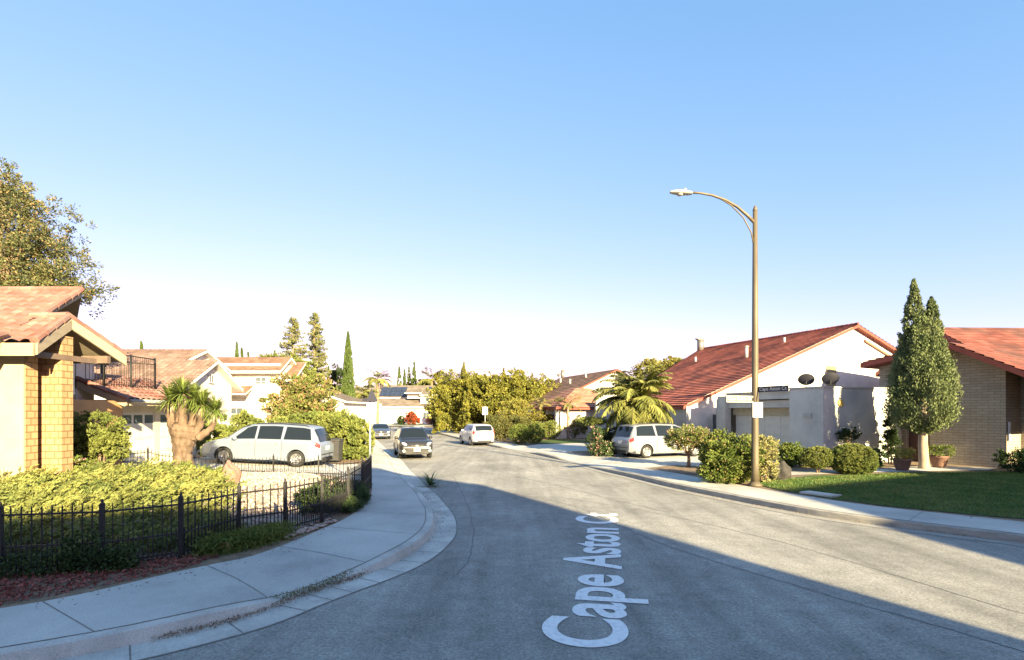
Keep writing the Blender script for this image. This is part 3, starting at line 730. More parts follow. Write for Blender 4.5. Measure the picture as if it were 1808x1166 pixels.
# ---- garage wing of the same house, facing right
GX = -14.1
roof([TILE_P, FASCIA], t, [((-13.25,18.55,2.92),(-13.25,24.1,2.92),(-15.9,24.1,3.95),(-15.9,18.55,3.95))], .10, TK, [((-13.25,18.55,2.98),(-15.9,18.55,4.02))], name='garage_roof')
g = MB(); g.extrude([(-13.27,18.50,2.68),(-13.27,18.50,2.92),(-15.9,18.50,3.93),(-15.9,18.50,3.69)], (0,.05,0)); g.box((-13.22,21.35,2.84), (.05,5.5,.2)); g.build('fascia', FASCIA, t)
g = MB(); g.tube([(-13.13,18.5,2.90),(-13.13,24.15,2.88)], .065, 8); g.build('gutter', mat('grey_gutter', (.30,.30,.28), rough=.6), t)
g = MB()
g.box((GX-1.3,18.95,1.5), (2.6,.25,2.9)); g.box((GX-.1,19.2,1.45),(.24,.30,2.55)); g.box((GX-.1,21.35,1.45),(.22,.34,2.55)); g.box((GX-.1,23.82,1.5),(.22,.3,2.6)); g.box((GX-.1,21.5,2.66),(.24,5.0,.32)); g.box((GX-1.0,21.6,1.5),(.2,4.7,2.8))
g.build('garage_wall', mat('cream_stucco', (.56,.48,.36), (.48,.41,.31), .9, 2, bump=.2, bscale=50), t)
garage_door((GX-.05,20.28,.44), (0,1,0), 1.78, 2.06, t, DOORP, 4, 3, True); garage_door((GX-.05,22.58,.44), (0,1,0), 2.15, 2.06, t, DOORP, 4, 3, True)
g = MB(); g.box((-13.85,18.62,1.35), (.42,.42,2.4)); g.box((-15.2,18.7,.9), (1.1,.35,1.5)); g.build('brick_pier', REDBRICK, t)
# balcony railing on the garage roof
iron = MB()
def rail(a, b, h, n, posts):
    a, b = Vector(a), Vector(b)
    iron.tube([a+Vector((0,0,h)), b+Vector((0,0,h))], .022, 6); iron.tube([a+Vector((0,0,.1)), b+Vector((0,0,.1))], .015, 6)
    for k in range(n+1): p = a.lerp(b, k/n); iron.tube([p, p+Vector((0,0,h))], .009, 4)
    for k in range(posts+1): p = a.lerp(b, k/posts); iron.tube([p-Vector((0,0,.3)), p+Vector((0,0,h+.06))], .04, 6)
rail((-16.4,18.9,3.75),(-14.35,18.9,3.45),.75,16,1); rail((-14.35,18.9,3.42),(-14.35,21.6,3.42),1.2,22,2); rail((-14.35,21.6,3.42),(-16.5,21.6,3.6),1.0,14,1)
o = iron.build('balcony_railing', IRON, t)

def simple_gable(t, fr, A, B, zb, ze, zr, wallm, roofm, trim, ridge='b', ar=None, oh=.5, tile=dict(course=.45,tile=.6), thick=.18, ze1=None):
    """A, B: (from,to) extents; ridge runs along b (or a); ar: position of the ridge across"""
    a0, a1 = A; b0, b1 = B
    P = fr.p if ridge == 'b' else (lambda a, b, z: fr.p(b, a, z))
    if ridge == 'a': (a0, a1), (b0, b1) = (b0, b1), (a0, a1)
    if ar is None: ar = (a0+a1)/2
    s0 = (zr-ze)/(ar-a0); e1 = ze if ze1 is None else ze1; s1 = (zr-e1)/(a1-ar)
    g = MB(); g.extrude([P(a0,b0,zb),P(a1,b0,zb),P(a1,b0,e1-.05),P(ar,b0,zr-.05),P(a0,b0,ze-.05)], P(0,b1,0)-P(0,b0,0)); g.build('wall', wallm, t)
    q = [(P(a0-oh,b0-oh,ze-s0*oh+.14),P(a0-oh,b1+oh,ze-s0*oh+.14),P(ar,b1+oh,zr+.14),P(ar,b0-oh,zr+.14)),(P(a1+oh,b1+oh,e1-s1*oh+.14),P(a1+oh,b0-oh,e1-s1*oh+.14),P(ar,b0-oh,zr+.14),P(ar,b1+oh,zr+.14))]
    roof([roofm, trim], t, q, thick, tile)
    return P

# ---- right white house with the long red roof (frame: a away from the road, b along it)
fr = Frame((13.9,24.0), math.atan2(.36,.93))
t = thing('white_gable_house', 'large white stucco house with long red roof and grey flat garage', 'house', (17,30,.15))
fo = Frame((10.3,31.5), math.atan2(.36,.93)); S = .385
def rz_(a): return 3.0+S*a if a <= 14.3 else 3.0+S*14.3-S*(a-14.3)
g = MB(); g.extrude([fo.p(.25,.35,.1),fo.p(19.5,.35,.1),fo.p(19.5,.35,rz_(19.5)-.1),fo.p(14.3,.35,rz_(14.3)-.1),fo.p(.25,.35,rz_(.25)-.1)], fo.b*8.0); g.build('gable_wall', STUCCO, t)
roof([TILE_R, REDTRIM], t, [(fo.p(-.3,0,rz_(-.3)),fo.p(-.3,8.5,rz_(-.3)),fo.p(14.3,15.8,rz_(14.3)),fo.p(14.3,0,rz_(14.3))),(fo.p(20,15.8,rz_(20)),fo.p(20,0,rz_(20)),fo.p(14.3,0,rz_(14.3)),fo.p(14.3,15.8,rz_(14.3)))], .2, dict(course=.38,tile=.5,step=.05),
     [(fo.p(14.3,0,rz_(14.3)+.05), fo.p(14.3,15.8,rz_(14.3)+.05))])
g = MB()                                    # raised roof band and red rake boards
g.extrude([fo.p(15.3,.33,7.55),fo.p(18.4,.33,6.35),fo.p(18.4,.33,6.2),fo.p(15.3,.33,7.40)], fo.b*-.12); g.build('rake_trim', mat('brown_trim', (.22,.13,.09), rough=.8), t)
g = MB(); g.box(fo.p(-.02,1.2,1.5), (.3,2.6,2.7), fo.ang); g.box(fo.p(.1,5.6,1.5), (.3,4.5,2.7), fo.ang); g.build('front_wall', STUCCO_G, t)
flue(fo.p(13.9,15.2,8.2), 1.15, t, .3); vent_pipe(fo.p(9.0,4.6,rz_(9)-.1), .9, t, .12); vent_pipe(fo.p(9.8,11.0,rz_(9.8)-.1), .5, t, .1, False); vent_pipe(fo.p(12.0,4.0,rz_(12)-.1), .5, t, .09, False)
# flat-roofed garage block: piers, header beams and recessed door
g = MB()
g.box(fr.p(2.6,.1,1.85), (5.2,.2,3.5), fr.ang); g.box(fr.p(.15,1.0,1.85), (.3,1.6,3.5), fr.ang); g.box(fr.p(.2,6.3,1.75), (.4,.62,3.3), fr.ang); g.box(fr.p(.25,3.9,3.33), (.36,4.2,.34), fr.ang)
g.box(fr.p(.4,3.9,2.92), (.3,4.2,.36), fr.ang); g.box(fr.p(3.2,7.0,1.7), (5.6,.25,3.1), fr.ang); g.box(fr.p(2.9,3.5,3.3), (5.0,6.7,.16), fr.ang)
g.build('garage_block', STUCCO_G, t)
g = MB(); g.box(fr.p(2.6,.1,3.64), (5.3,.28,.07), fr.ang); g.box(fr.p(.13,1.1,3.64), (.34,1.7,.07), fr.ang); g.box(fr.p(.2,3.9,3.53), (.44,4.2,.06), fr.ang); g.build('parapet_cap', mat('grey_coping', (.40,.39,.37), rough=.8), t)
g = MB(); g.box(fr.p(.62,3.9,2.55), (.1,4.2,.35), fr.ang); g.build('door_header', mat('olive_board', (.36,.32,.24), (.30,.27,.20), .8, 3), t)
garage_door(fr.p(.75,3.9,.2), -fr.b, 4.1, 2.2, t, DOORG, 4, 4)
window(fo.p(12.1,.33,4.85), fo.a, .8, 1.5, t, frame=mat('tan_window_frame', (.30,.27,.20), rough=.7), pane=mat('yellow_blind', (.24,.23,.12), rough=.5), bars=(0,0)); 
window(fr.p(-.05,8.0,1.6)+fo.a*1.55, -fr.b, 1.3, 1.6, t, bars=(1,0))
# stub ledges where the gable rail meets the wall, wall ornament, lantern
g = MB(); c = fr.p(1.05,-.03,2.95)
for k in range(9):
    a = k*.7; g.lathe(c+fr.a*(.16*math.cos(a)*(.4+k*.07))+Vector((0,0,.14*math.sin(a)*(.4+k*.07))), [(0,-.04),(.07,-.02),(.08,.02),(0,.05)], 8, axis='Y')
g.build('wall_ornament', mat('golden_ornament', (.50,.36,.12), rough=.5), t)
g = MB(); g.box(fr.p(-.02,.8,2.35), (.05,.42,.22), fr.ang); g.build('number_plaque', mat('dull_plaque', (.33,.33,.32), rough=.7), t)
def dish(x, y, z, label, rot):
    t = thing('satellite_dish', label, 'satellite dish', (x,y,z), rot, 'satellite dishes on the garage parapet')
    g = MB(); g.tube([(0,0,-.1),(0,0,.25),(.02,-.05,.4)], .025, 6); g.build('mast', IRON, t, False)
    g = MB(); M = Matrix.Rotation(R(65), 3, 'X'); n = 20; vs = []; fs = []
    for k in range(5):
        r = k/4
        for j in range(n): a = 2*math.pi*j/n; vs.append(M@Vector((.36*r*math.cos(a), .30*r*math.sin(a), -.07*(1-r*r)))+Vector((0,-.06,.40)))
    for k in range(4):
        for j in range(n): fs.append((k*n+j, k*n+(j+1)%n, (k+1)*n+(j+1)%n, (k+1)*n+j))
    g.add(vs, fs, smooth=True); g.build('reflector', mat('dark_dish', (.03,.03,.04), rough=.5), t, False)
    g = MB(); g.tube([(0,0,.2),(0,-.35,.22),(0,-.45,.36)], .014, 5); g.box((0,-.46,.38), (.06,.1,.06)); g.build('receiver_arm', IRON, t, False)
p = fr.p(.5,1.3,3.66); dish(p.x, p.y, p.z, 'dark satellite dish on the grey parapet, the one nearer the lamp post', R(150)); p = fr.p(.9,.35,3.66); dish(p.x, p.y, p.z, 'dark satellite dish on the grey parapet, the one nearer the cypress', R(160))

# ---- brick house at the far right: gable front in shade, roof running away to the right
t = thing('brick_house', 'tan brick house with low red roof behind the cypress at the right edge', 'house', (22,26,.15))
f1 = Vector((.866,.5,0)); f2 = Vector((-.5,.866,0)); W0 = Vector((20.9,22.75,0)); Q0 = W0-f1*1.0
def Q(k, d, z): p = Q0+f2*k+f1*d; return Vector((p.x, p.y, z))
EL, EA, ER = (5.3,4.98), (1.7,5.62), (-3.2,2.85)
roof([TILE_D, REDTRIM], t, [(Q(ER[0],0,ER[1]),Q(ER[0],16,ER[1]),Q(EA[0],16,EA[1]),Q(EA[0],0,EA[1])),(Q(EL[0],14,EL[1]),Q(EL[0],0,EL[1]),Q(EA[0],0,EA[1]),Q(EA[0],14,EA[1]))], .26, dict(course=.38,tile=.5,step=.045))
roof([TILE_D, REDTRIM], t, [((24.4,27.2,5.15),(44,27.2,5.15),(44,32,7.45),(23.9,30.6,7.35)),((44,37,5.2),(25,37,5.2),(23.9,30.6,7.35),(44,32,7.45))], .26, dict(course=.38,tile=.5,step=.045), name='upper_roof')
def WQ(k, d, z): p = W0+f2*k+f1*d; return Vector((p.x, p.y, z))
def under(k): return (EA[1]+(EL[1]-EA[1])*(k-EA[0])/(EL[0]-EA[0]) if k > EA[0] else EA[1]+(ER[1]-EA[1])*(k-EA[0])/(ER[0]-EA[0]))-.26
g = MB(); g.extrude([WQ(0,0,.1),WQ(2.75,0,.1),WQ(2.75,0,under(2.75)),WQ(1.7,0,under(1.7)),WQ(0,0,under(0))], f1*.3)
g.extrude([WQ(3.7,0,.1),WQ(4.9,0,.1),WQ(4.9,0,under(4.9)),WQ(3.7,0,under(3.7))], f1*.3)
g.extrude([WQ(-3.0,1.6,.1),WQ(0.0,1.6,.1),WQ(0,1.6,under(0)),WQ(-3.0,1.6,under(-3.0))], f1*.3); g.extrude([WQ(0,.3,.1),WQ(0,1.6,.1),WQ(0,1.6,under(0)),WQ(0,.3,under(0))], f2*.3)
g.extrude([WQ(5.0,.31,.1),WQ(5.0,9,.1),WQ(5.0,9,4.6),WQ(5.0,.31,4.6)], f2*-.25)
g.build('brick_wall', BLOCK, t)
g = MB(); p = WQ(3.22,.25,1.2); g.box(p, (.08,.94,2.2), math.atan2(f1.y, f1.x)); g.build('door', mat('dark_red_door', (.07,.035,.03), rough=.6), t)
g = MB(); p = WQ(3.22,.2,3.3); g.box(p, (.2,.96,2.2), math.atan2(f1.y, f1.x)); g.box((33,32,2.6), (12,5.5,4.8)); g.build('wall', mat('beige_stucco', (.42,.36,.27), (.36,.31,.23), .9, 2), t)
g = MB(); g.box((21.35,21.95,1.9), (.14,.14,3.2), R(30)); g.build('porch_post', REDTRIM, t)
g = MB(); g.box(WQ(-.06,.2,1.7), (.16,.05,.8), R(30)); g.build('sunlit_strip', STUCCO, t)  # sunlight at the wall corner, put in as a pale strip

# ---- neighbour beyond the palm: brown roof, white gable, orange hipped wing
fh = Frame((3.1,52.0), math.atan2(.31,.95))
t = thing('brown_roof_house', 'white gabled house with brown tile roof behind the fan palm', 'house', (8,56,.15))
P = simple_gable(t, fh, (0,15), (0,13.8), .1, 3.1, 6.75, STUCCO, TILE_B, REDTRIM, ar=7.8, oh=.35, tile=dict(course=.45,tile=.6,step=.04))
roof([TILE_O, REDTRIM], t, [(fh.p(-.6,-4.4,2.95),fh.p(-.6,1.5,2.95),fh.p(3.2,1.0,4.9),fh.p(3.2,-.5,4.9)),(fh.p(6.2,-4.4,2.95),fh.p(-.6,-4.4,2.95),fh.p(3.2,-.5,4.9),fh.p(4.6,-.5,4.9))], .2, dict(course=.45,tile=.6,step=.04), name='wing_roof')
g = MB(); g.box(fh.p(2.8,-2.0,1.45), (5.4,3.6,2.7), fh.ang); g.box(fh.p(-.3,-3.9,1.4), (.3,.3,2.7), fh.ang); g.build('wing_wall', STUCCO, t)
garage_door(fh.p(-.1,-2.0,.2)+fh.a*.05, -fh.b, 2.6, 2.1, t, mat('brown_door', (.20,.12,.08), rough=.7), 4, 4)
flue(fh.p(7.6,13.0,6.6), 1.1, t, .22)
for a, b in ((5.8,9.5),(5.0,5.0),(6.4,4)): vent_pipe(fh.p(a,b,3.1+3.65*a/7.8), .6, t, .1)
g = MB(); g.box((8.6,48.3,2.0), (2.4,.3,3.8), R(15)); g.build('grey_screen_wall', STUCCO_G, t)

# ---- two-storey white house with brown shingle roof, across the driveway
t = thing('two_storey_house', 'two storey white house with broad brown shingle roof above the van', 'house', (-22,47,.15))
fk = Frame((-25,45), 0)
g = MB(); g.box((-21.9,47.5,3.4), (4.9,5,6.4)); g.box((-27,50,2.8), (6,5,5.2)); g.build('wall', WOODW, t)
g = MB()
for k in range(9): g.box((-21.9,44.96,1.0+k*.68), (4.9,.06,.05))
g.build('siding_boards', mat('siding_strip', (.60,.56,.50), rough=.8), t)  # thin raised strips, slightly darker than the wall boards
roof([TILE_B, WOODW], t, [((-25.2,44.3,5.95),(-19.1,44.3,5.95),(-19.1,46.6,7.3),(-31,46.6,7.3)),((-31.5,44.3,3.2),(-25.2,44.3,5.8),(-25.2,46.6,7.2),(-31,46.6,7.3)),((-19.1,50.4,5.6),(-31,50.4,5.6),(-31,46.6,7.3),(-19.1,46.6,7.3)),
     ((-19.3,45.0,5.3),(-18.2,45.0,5.3),(-18.4,48,7.0),(-19.3,48,7.0))], .22, dict(course=.4,tile=.5,step=.03))
roof([TILE_B, WOODW], t, [((-24.4,43.6,4.05),(-21.6,43.6,4.05),(-21.6,45.0,4.75),(-24.4,45.0,4.75))], .12, dict(course=.4,tile=.5,step=.03), name='lower_roof')
g = MB(); g.box((-19.7,44.9,1.9), (.5,.4,3.6)); g.build('porch_post', WOODW, t)
window((-20.1,44.97,2.2), (1,0,0), .9, 1.5, t, pane=mat('brown_window', (.16,.10,.06), rough=.4)); window((-23.3,44.97,2.3), (1,0,0), 1.6, 1.2, t, bars=(2,0)); window((-21.0,44.97,5.15), (1,0,0), .9, .6, t)
vent_pipe((-26.5,47,7.1), .7, t); vent_pipe((-24.3,47,7.1), .6, t)

# ---- pink tiled house between them
t = thing('pink_tile_house', 'pale house with pink tile gable roofs just behind the balcony railing', 'house', (-21,33,.15))
fp = Frame((-23.5,31), 0)
g = MB(); g.extrude([(-18.8,31,.1),(-18.8,36,.1),(-18.8,36,4.4),(-18.8,33.5,5.65),(-18.8,31,4.4)], (-7,0,0)); g.build('wall', STUCCO, t)
TM = dict(course=.36, tile=.34, amp=.06, step=.04)
roof([TILE_F, WOODW], t, [((-26,30.4,4.1),(-18.3,30.4,4.1),(-18.3,33.5,5.75),(-26,33.5,5.75)),((-18.3,36.6,4.1),(-26,36.6,4.1),(-26,33.5,5.75),(-18.3,33.5,5.75))], .2, TM)
g = MB(); g.extrude([(-22.8,36.8,.1),(-22.8,42,.1),(-22.8,42,6.0),(-22.8,39.4,7.0),(-22.8,36.8,6.0)], (-6,0,0)); g.build('rear_wall', STUCCO, t)
roof([TILE_F, WOODW], t, [((-30,36.3,5.9),(-22.3,36.3,5.9),(-22.3,39.4,7.1),(-30,39.4,7.1)),((-22.3,42.5,5.9),(-30,42.5,5.9),(-30,39.4,7.1),(-22.3,39.4,7.1))], .2, TM, name='rear_roof')
window((-18.75,33.5,4.6), (0,1,0), .5, .5, t)
t = thing('distant_tan_house', 'far tan roofed house peeking over the pink tile roofs at left', 'house', (-37,58,.15))
simple_gable(t, Frame((-43,55),0), (0,7.5), (0,8), .1, 6.6, 8.9, STUCCO, TILE_G, WOODW, ridge='a')

# ---- small white gable behind the hedge
t = thing('small_white_house', 'small white house with low gable between tall shrub and narrow cypress', 'house', (-18,52,.15))
simple_gable(t, Frame((-22.5,52),0), (0,6.2), (0,8), .1, 3.6, 5.2, STUCCO, TILE_G, WOODW, oh=.4, ar=1.5)
window((-18.5,51.98,2.2), (1,0,0), 1.2, 1.4, t); g = MB(); g.box((-16.5,51.9,1.9),(.14,.2,3.6)); g.build('corner_board', WOODW, t)

# ---- house closing the street
t = thing('end_house', 'pale house with taupe roof and solar panels at the end of the street', 'house', (-23,110,.15))
FT = dict(course=.5, tile=.8, step=.03)
g = MB(); g.box((-23.5,113,2.0), (15.5,8,3.7)); g.box((-16.9,112.4,4.6), (3.5,6,2.6)); g.box((-22,115.4,4.8), (12,6,1.8)); g.box((-31,114,2.2),(5,6,3.6)); g.build('wall', STUCCO, t)
roof([TILE_G, WOODW], t, [((-28.6,108.4,3.7),(-15.4,108.4,3.7),(-15.6,112.4,6.0),(-28.6,112.4,6.0)),((-34.5,108.6,3.6),(-28.0,108.6,3.6),(-28,112.0,5.6),(-34.5,112.0,5.6)),((-28.2,111.4,5.6),(-14.4,111.4,5.6),(-14.4,115.4,8.3),(-28.2,115.4,8.3)),((-14.4,119,5.6),(-28.2,119,5.6),(-28.2,115.4,8.3),(-14.4,115.4,8.3))], .25, FT)
g = MB(); g.box((-20.0,110.9,5.9),(2.8,2.2,1.1)); g.box((-16.6,110.9,5.2),(2.8,2.4,1.9)); g.build('dormer', STUCCO, t)
roof([TILE_G, WOODW], t, [((-21.7,108.6,6.5),(-18.3,108.6,6.5),(-18.6,111.6,7.1),(-21.7,111.6,7.1)),((-18.7,108.8,6.1),(-14.4,108.8,6.1),(-14.4,111.4,7.1),(-18.2,111.4,7.1))], .2, FT, name='dormer_roof')
SOL = mat('solar_panel', (.025,.035,.06), (.04,.05,.08), .25, 2, spec=.6)
for x0, x1 in ((-27.6,-22.2),(-18.2,-14.7)):
    g = MB(); n = int((x1-x0)/1.05)
    for k in range(n):
        for r in range(2):
            y = 112.3+r*1.5; z = 5.6+(y-111.4)*.675+.20; g.box((x0+(k+.5)*(x1-x0)/n, y, z), ((x1-x0)/n-.05, 1.7, .05), M=Matrix.Rotation(R(34), 3, 'X'))
    g.build('solar_panel', SOL, t)
garage_door((-22.9,108.93,.2), (1,0,0), 5.2, 2.5, t, STUCCO, 4, 6); garage_door((-30.6,108.93,.2), (1,0,0), 3.0, 2.4, t, STUCCO, 4, 4)
window((-17.4,108.95,1.9), (1,0,0), 1.3, 1.3, t); window((-16.8,109.05,5.1), (1,0,0), 1.4, .9, t)
g = MB(); g.box((-27.6,108.7,2.2), (2.4,.5,4.0)); g.build('white_end_wall', STUCCO, t)
t = thing('hillside_house', 'far grey roofed house half hidden behind the narrow cypress', 'house', (-33,125,.15))
simple_gable(t, Frame((-38,122),0), (0,10), (0,8), .1, 4.5, 8.2, STUCCO_G, TILE_G, WOODW, ridge='a')

# ---- two houses behind the camera whose shadows fall over the street
def SA(s, a, z): return Vector((.883*s+.469*a, .469*s-.883*a, z))
fs_ = Frame((0,0), math.atan2(.469,.883))
t = thing('corner_house', 'two storey house behind the viewpoint that shades the near street', 'house', tuple(SA(0,16,0)))
fb = Frame((0,0), math.atan2(.469,.883))
def PB(s, a, z): return SA(s, a, z)
g = MB(); g.extrude([PB(-25,12,0),PB(-25,20,0),PB(-25,20,7.0),PB(-25,16,9.7),PB(-25,12,7.0)], PB(28,0,0)); g.build('wall', STUCCO, t)
g = MB(); g.extrude([PB(2.9,10,0),PB(7.75,10,0),PB(7.75,10,8.6),PB(5.3,10,10.8),PB(2.9,10,8.6)], PB(0,9,0)); g.build('gable_wall', STUCCO, t)
roof([TILE_B, WOODW], t, [(PB(-25,11.5,6.8),PB(3.2,11.5,6.8),PB(3.2,16,9.8),PB(-25,16,9.8)),(PB(7.8,9.6,8.6),PB(7.8,19.4,8.6),PB(5.3,19.4,10.9),PB(5.3,9.6,10.9)),(PB(2.7,9.6,8.6),PB(2.7,19.4,8.6),PB(5.3,19.4,10.9),PB(5.3,9.6,10.9))], .2, dict(course=.6,tile=2))
t = thing('low_house', 'low hipped house beyond the right edge that shades the lawn', 'house', tuple(SA(28,14,0)))
g = MB(); g.extrude([SA(11.2,11,0),SA(60,11,0),SA(60,11,4.4),SA(11.2,11,4.2)], SA(0,9,0)); g.build('wall', STUCCO, t)
roof([TILE_B, WOODW], t, [(SA(11,10.4,4.25),SA(60,10.4,4.4),SA(60,15,8.5),SA(14.6,15,8.5)),(SA(60,20.5,4.3),SA(11,20.5,4.3),SA(14.6,15,8.5),SA(60,15,8.5)),(SA(11,20.5,4.3),SA(11,10.4,4.25),SA(14.6,15,8.5),SA(14.6,15.05,8.5))], .2, dict(course=.6,tile=2))
# ---------------------------------------------------------------- plants
def Gz(u, v, z=.155): x, y = G(u, v, z); return (x, y, z)
def cypress(name, label, base, h, r, m, n, tips=None, trunk=.4, group=None, leaf=.10, prof=None, sm=.35, cat='cypress tree'):
    """upright conifer: leafy tufts on columns, pointing up; tips = [(dx,dy,height,radius)]"""
    t = thing(name, label, cat, base, 0, group); bx, by, bz = base; tips = tips or [(0,0,h,r)]
    Vs, Fs, Ts = [], [], []; off = 0; tot = sum(a[2]*a[3] for a in tips)
    for dx, dy, hh, rr in tips:
        k = int(n*hh*rr/tot); nc = max(60, k//30)
        u = 1-(1-rng.random(nc))**.75 if False else rng.random(nc); th = rng.random(nc)*6.283
        pr = np.array([prof(x) if prof else (min(1, .55+x*3))*(1-x)**.72 for x in u])
        lump = 1+.07*np.sin(th*5+u*9+dx*5)+.05*np.sin(th*9-u*17); rad = rr*pr*lump*rng.uniform(.80, 1.02, nc)
        cc = np.column_stack([bx+dx+rad*np.cos(th), by+dy+rad*np.sin(th), bz+trunk+(hh-trunk)*u]); ct = rng.random(nc)
        q = rng.integers(0, nc, k); cs = sm*rr*(.25+.75*pr)
        lo = rdir(k)*(rng.random((k,1))**.5)*cs[q][:,None]*np.array([.6,.6,1.6]); P = cc[q]+lo
        outw = np.column_stack([np.cos(th[q]), np.sin(th[q]), np.zeros(k)])
        D = nrm(outw*.35+rdir(k)*.35+np.array([0,0,1.1])); s = leaf*rng.uniform(.6,1.3,k)
        V, F = leaf_quads(P, D, s, s*.5); Vs.append(V); Fs.append(F+off); off += len(V); Ts.append(np.clip(ct[q]*.6+rng.random(k)*.4,0,1))
    npmesh('crown', np.concatenate(Vs), np.concatenate(Fs), m, np.concatenate(Ts), t)
    g = MB(); g.tube([(bx,by,bz-.05),(bx,by,bz+trunk*.5),(bx,by,bz+h*.6)], [r*.17+.04, r*.14+.03, .03], 9); g.build('trunk', BARK, t); return t
BARKP = mat('pale_bark', (.42,.33,.24), (.30,.23,.16), .9, 8, bump=.6, aniso=(1,1,.25))

# right: double cypress on a bare trunk
def pc(x): return (math.sin(min(1, x*4.2+.12)*math.pi/2))*(1-x)**.55*(1 if x > .06 else .9)
t = thing('cypress_tree', 'full twin topped cypress on a short bare trunk at the lawn edge', 'cypress tree', (17.2,22.4,.16))
Vs, Fs, Ts = [], [], []; off = 0
def up_cone(n, cx, cy, z0, z1, r, prof, leaf=.10, lumps=30):
    global off
    nc = n//40; u = rng.random(nc); th = rng.random(nc)*6.283; pr = np.array([prof(x) for x in u])
    rad = r*pr*(1+.12*np.sin(th*4+u*7)+.08*np.sin(th*9-u*21))*rng.uniform(.66,1.10,nc)
    cc = np.column_stack([cx+rad*np.cos(th), cy+rad*np.sin(th), z0+(z1-z0)*u]); ct = rng.random(nc)
    q = rng.integers(0, nc, n); lo = rdir(n)*(rng.random((n,1))**.5)*(.10+.13*pr[q][:,None])*np.array([.8,.8,1.5])*r/1.2; P = cc[q]+lo
    outw = np.column_stack([np.cos(th[q]), np.sin(th[q]), np.zeros(n)]); D = nrm(outw*.5+rdir(n)*.5+np.array([0,0,.85])); s = leaf*rng.uniform(.6,1.3,n)
    V, F = leaf_quads(P, D, s, s*.42); Vs.append(V); Fs.append(F+off); off += len(V); Ts.append(np.clip(ct[q]*.6+rng.random(n)*.4,0,1))
up_cone(60000, 17.1, 22.4, 1.75, 6.4, 1.28, lambda x: math.sin(min(1,x*4.5+.1)*math.pi/2)*max(0,1-x)**.5)
up_cone(20000, 16.75, 22.4, 3.2, 8.0, .75, lambda x: math.sin(min(1,x*2.2+.4)*math.pi/2)*max(0,1-x)**.75)
up_cone(18000, 17.45, 22.35, 3.2, 7.25, .72, lambda x: math.sin(min(1,x*2.2+.4)*math.pi/2)*max(0,1-x)**.7)
up_cone(11000, 17.95, 22.5, 2.6, 5.6, .55, lambda x: math.sin(min(1,x*2.2+.4)*math.pi/2)*max(0,1-x)**.7)
npmesh('crown', np.concatenate(Vs), np.concatenate(Fs), L_CYP, np.concatenate(Ts), t)
g = MB(); g.tube([(17.2,22.4,.05),(17.17,22.4,.35),(17.12,22.4,1.2),(17.15,22.4,2.6),(17.1,22.4,4)], [.27,.19,.17,.14,.05], 12); g.build('trunk', BARKP, t)

# clipped bushes
plant('clipped_shrub', 'smooth clipped dome shrub on the right, larger of the pair beside the lawn', 'shrub', (13.0,20.5,.155), [(0,0,.60,.86,.7,.55),(.05,0,.35,.82,.65,.38)], L_YEL, 2600, .04, clump=.12, rough=.015, fill=.1, up=.1)
plant('clipped_shrub', 'smaller clipped dome shrub with bare stems, left of the larger dome', 'shrub', (11.85,20.8,.155), [(0,0,.60,.66,.55,.42)], L_YEL, 2600, .04, clump=.12, rough=.02, fill=.1, up=.1)
plant('oleander_bush', 'big leggy green bush right behind the street lamp base', 'bush', (7.25,17.9,.155), [(0,0,1.05,.95,.7,.62),(-.35,.1,.7,.7,.6,.6),(.35,-.05,.62,.7,.55,.58),(-.1,.1,.3,.8,.6,.35)], L_GRN, 500, .07, second=(L_TAN,.05))
plant('pale_flowering_bush', 'pale yellow leaved bush to the right of the street lamp', 'bush', (8.35,18.0,.155), [(0,0,1.05,.5,.45,.48),(.1,.05,.5,.42,.4,.5)], leafmat('pale_cream_leaf', (.34,.31,.14), (.24,.24,.10)), 600, .06)
plant('yellow_green_bush', 'yellow green bush in front of the grey garage, behind the lamp bush', 'bush', (9.4,21.6,.155), [(-.7,0,.85,.8,.6,.55),(.35,0,.95,.8,.6,.5)], L_YEL, 450, .07)
plant('leafy_shrub', 'mid green leafy shrub between garage pier and clipped domes', 'shrub', (12.3,23.2,.155), [(-.3,0,.55,.5,.45,.5),(.4,0,.4,.45,.4,.4)], L_GRN, 450, .09)
plant('leafy_shrub', 'low bright leaved shrub under the grey wall, left of the potted plants', 'shrub', (15.0,23.0,.155), [(-.5,0,.45,.55,.4,.45),(.4,0,.4,.5,.4,.42)], L_BLU, 450, .09)
plant('espalier_shrub', 'small dark shrub trained against the blank grey wall', 'shrub', (15.1,24.15,.155), [(0,0,1.35,.5,.15,.33)], L_DRK, 500, .06, trunk=(.04,1.0))
plant('dark_shrub', 'tall dark narrow shrub in the corner beside the brick house', 'shrub', (17.3,24.6,.155), [(0,0,1.2,.28,.3,1.0)], L_DRK, 500, .07)
plant('dark_shrub', 'low dark green bush against brick wall at right photo edge', 'shrub', (19.6,20.9,.155), [(0,0,.5,.7,.55,.45),(.6,-.3,.45,.6,.5,.42)], L_DRK, 500, .06)
def pot(x, y, s, label, m):
    t = thing('potted_plant', label, 'potted plant', (x,y,.16)); g = MB(); g.lathe((x,y,.16), [(.2*s,0),(.26*s,.12*s),(.33*s,.42*s),(.36*s,.43*s),(.36*s,.5*s),(.31*s,.5*s),(.29*s,.44*s),(0,.43*s)], 18); g.build('pot', mat('terracotta_pot', (.22,.125,.09), (.18,.10,.075), .85, 6), t)
    V, F, T = blob_leaves([(x,y,.16+.72*s,.5*s,.45*s,.27*s)], 700, .07); npmesh('foliage', V, F, m, T, t)
pot(15.75,21.7,.95,'round terracotta pot with golden green plant left of the cypress trunk', leafmat('golden_pot_leaf', (.30,.24,.05), (.14,.18,.05)))
pot(18.2,22.9,1.0,'terracotta pot with broad green plant right of the cypress trunk', L_GRN)
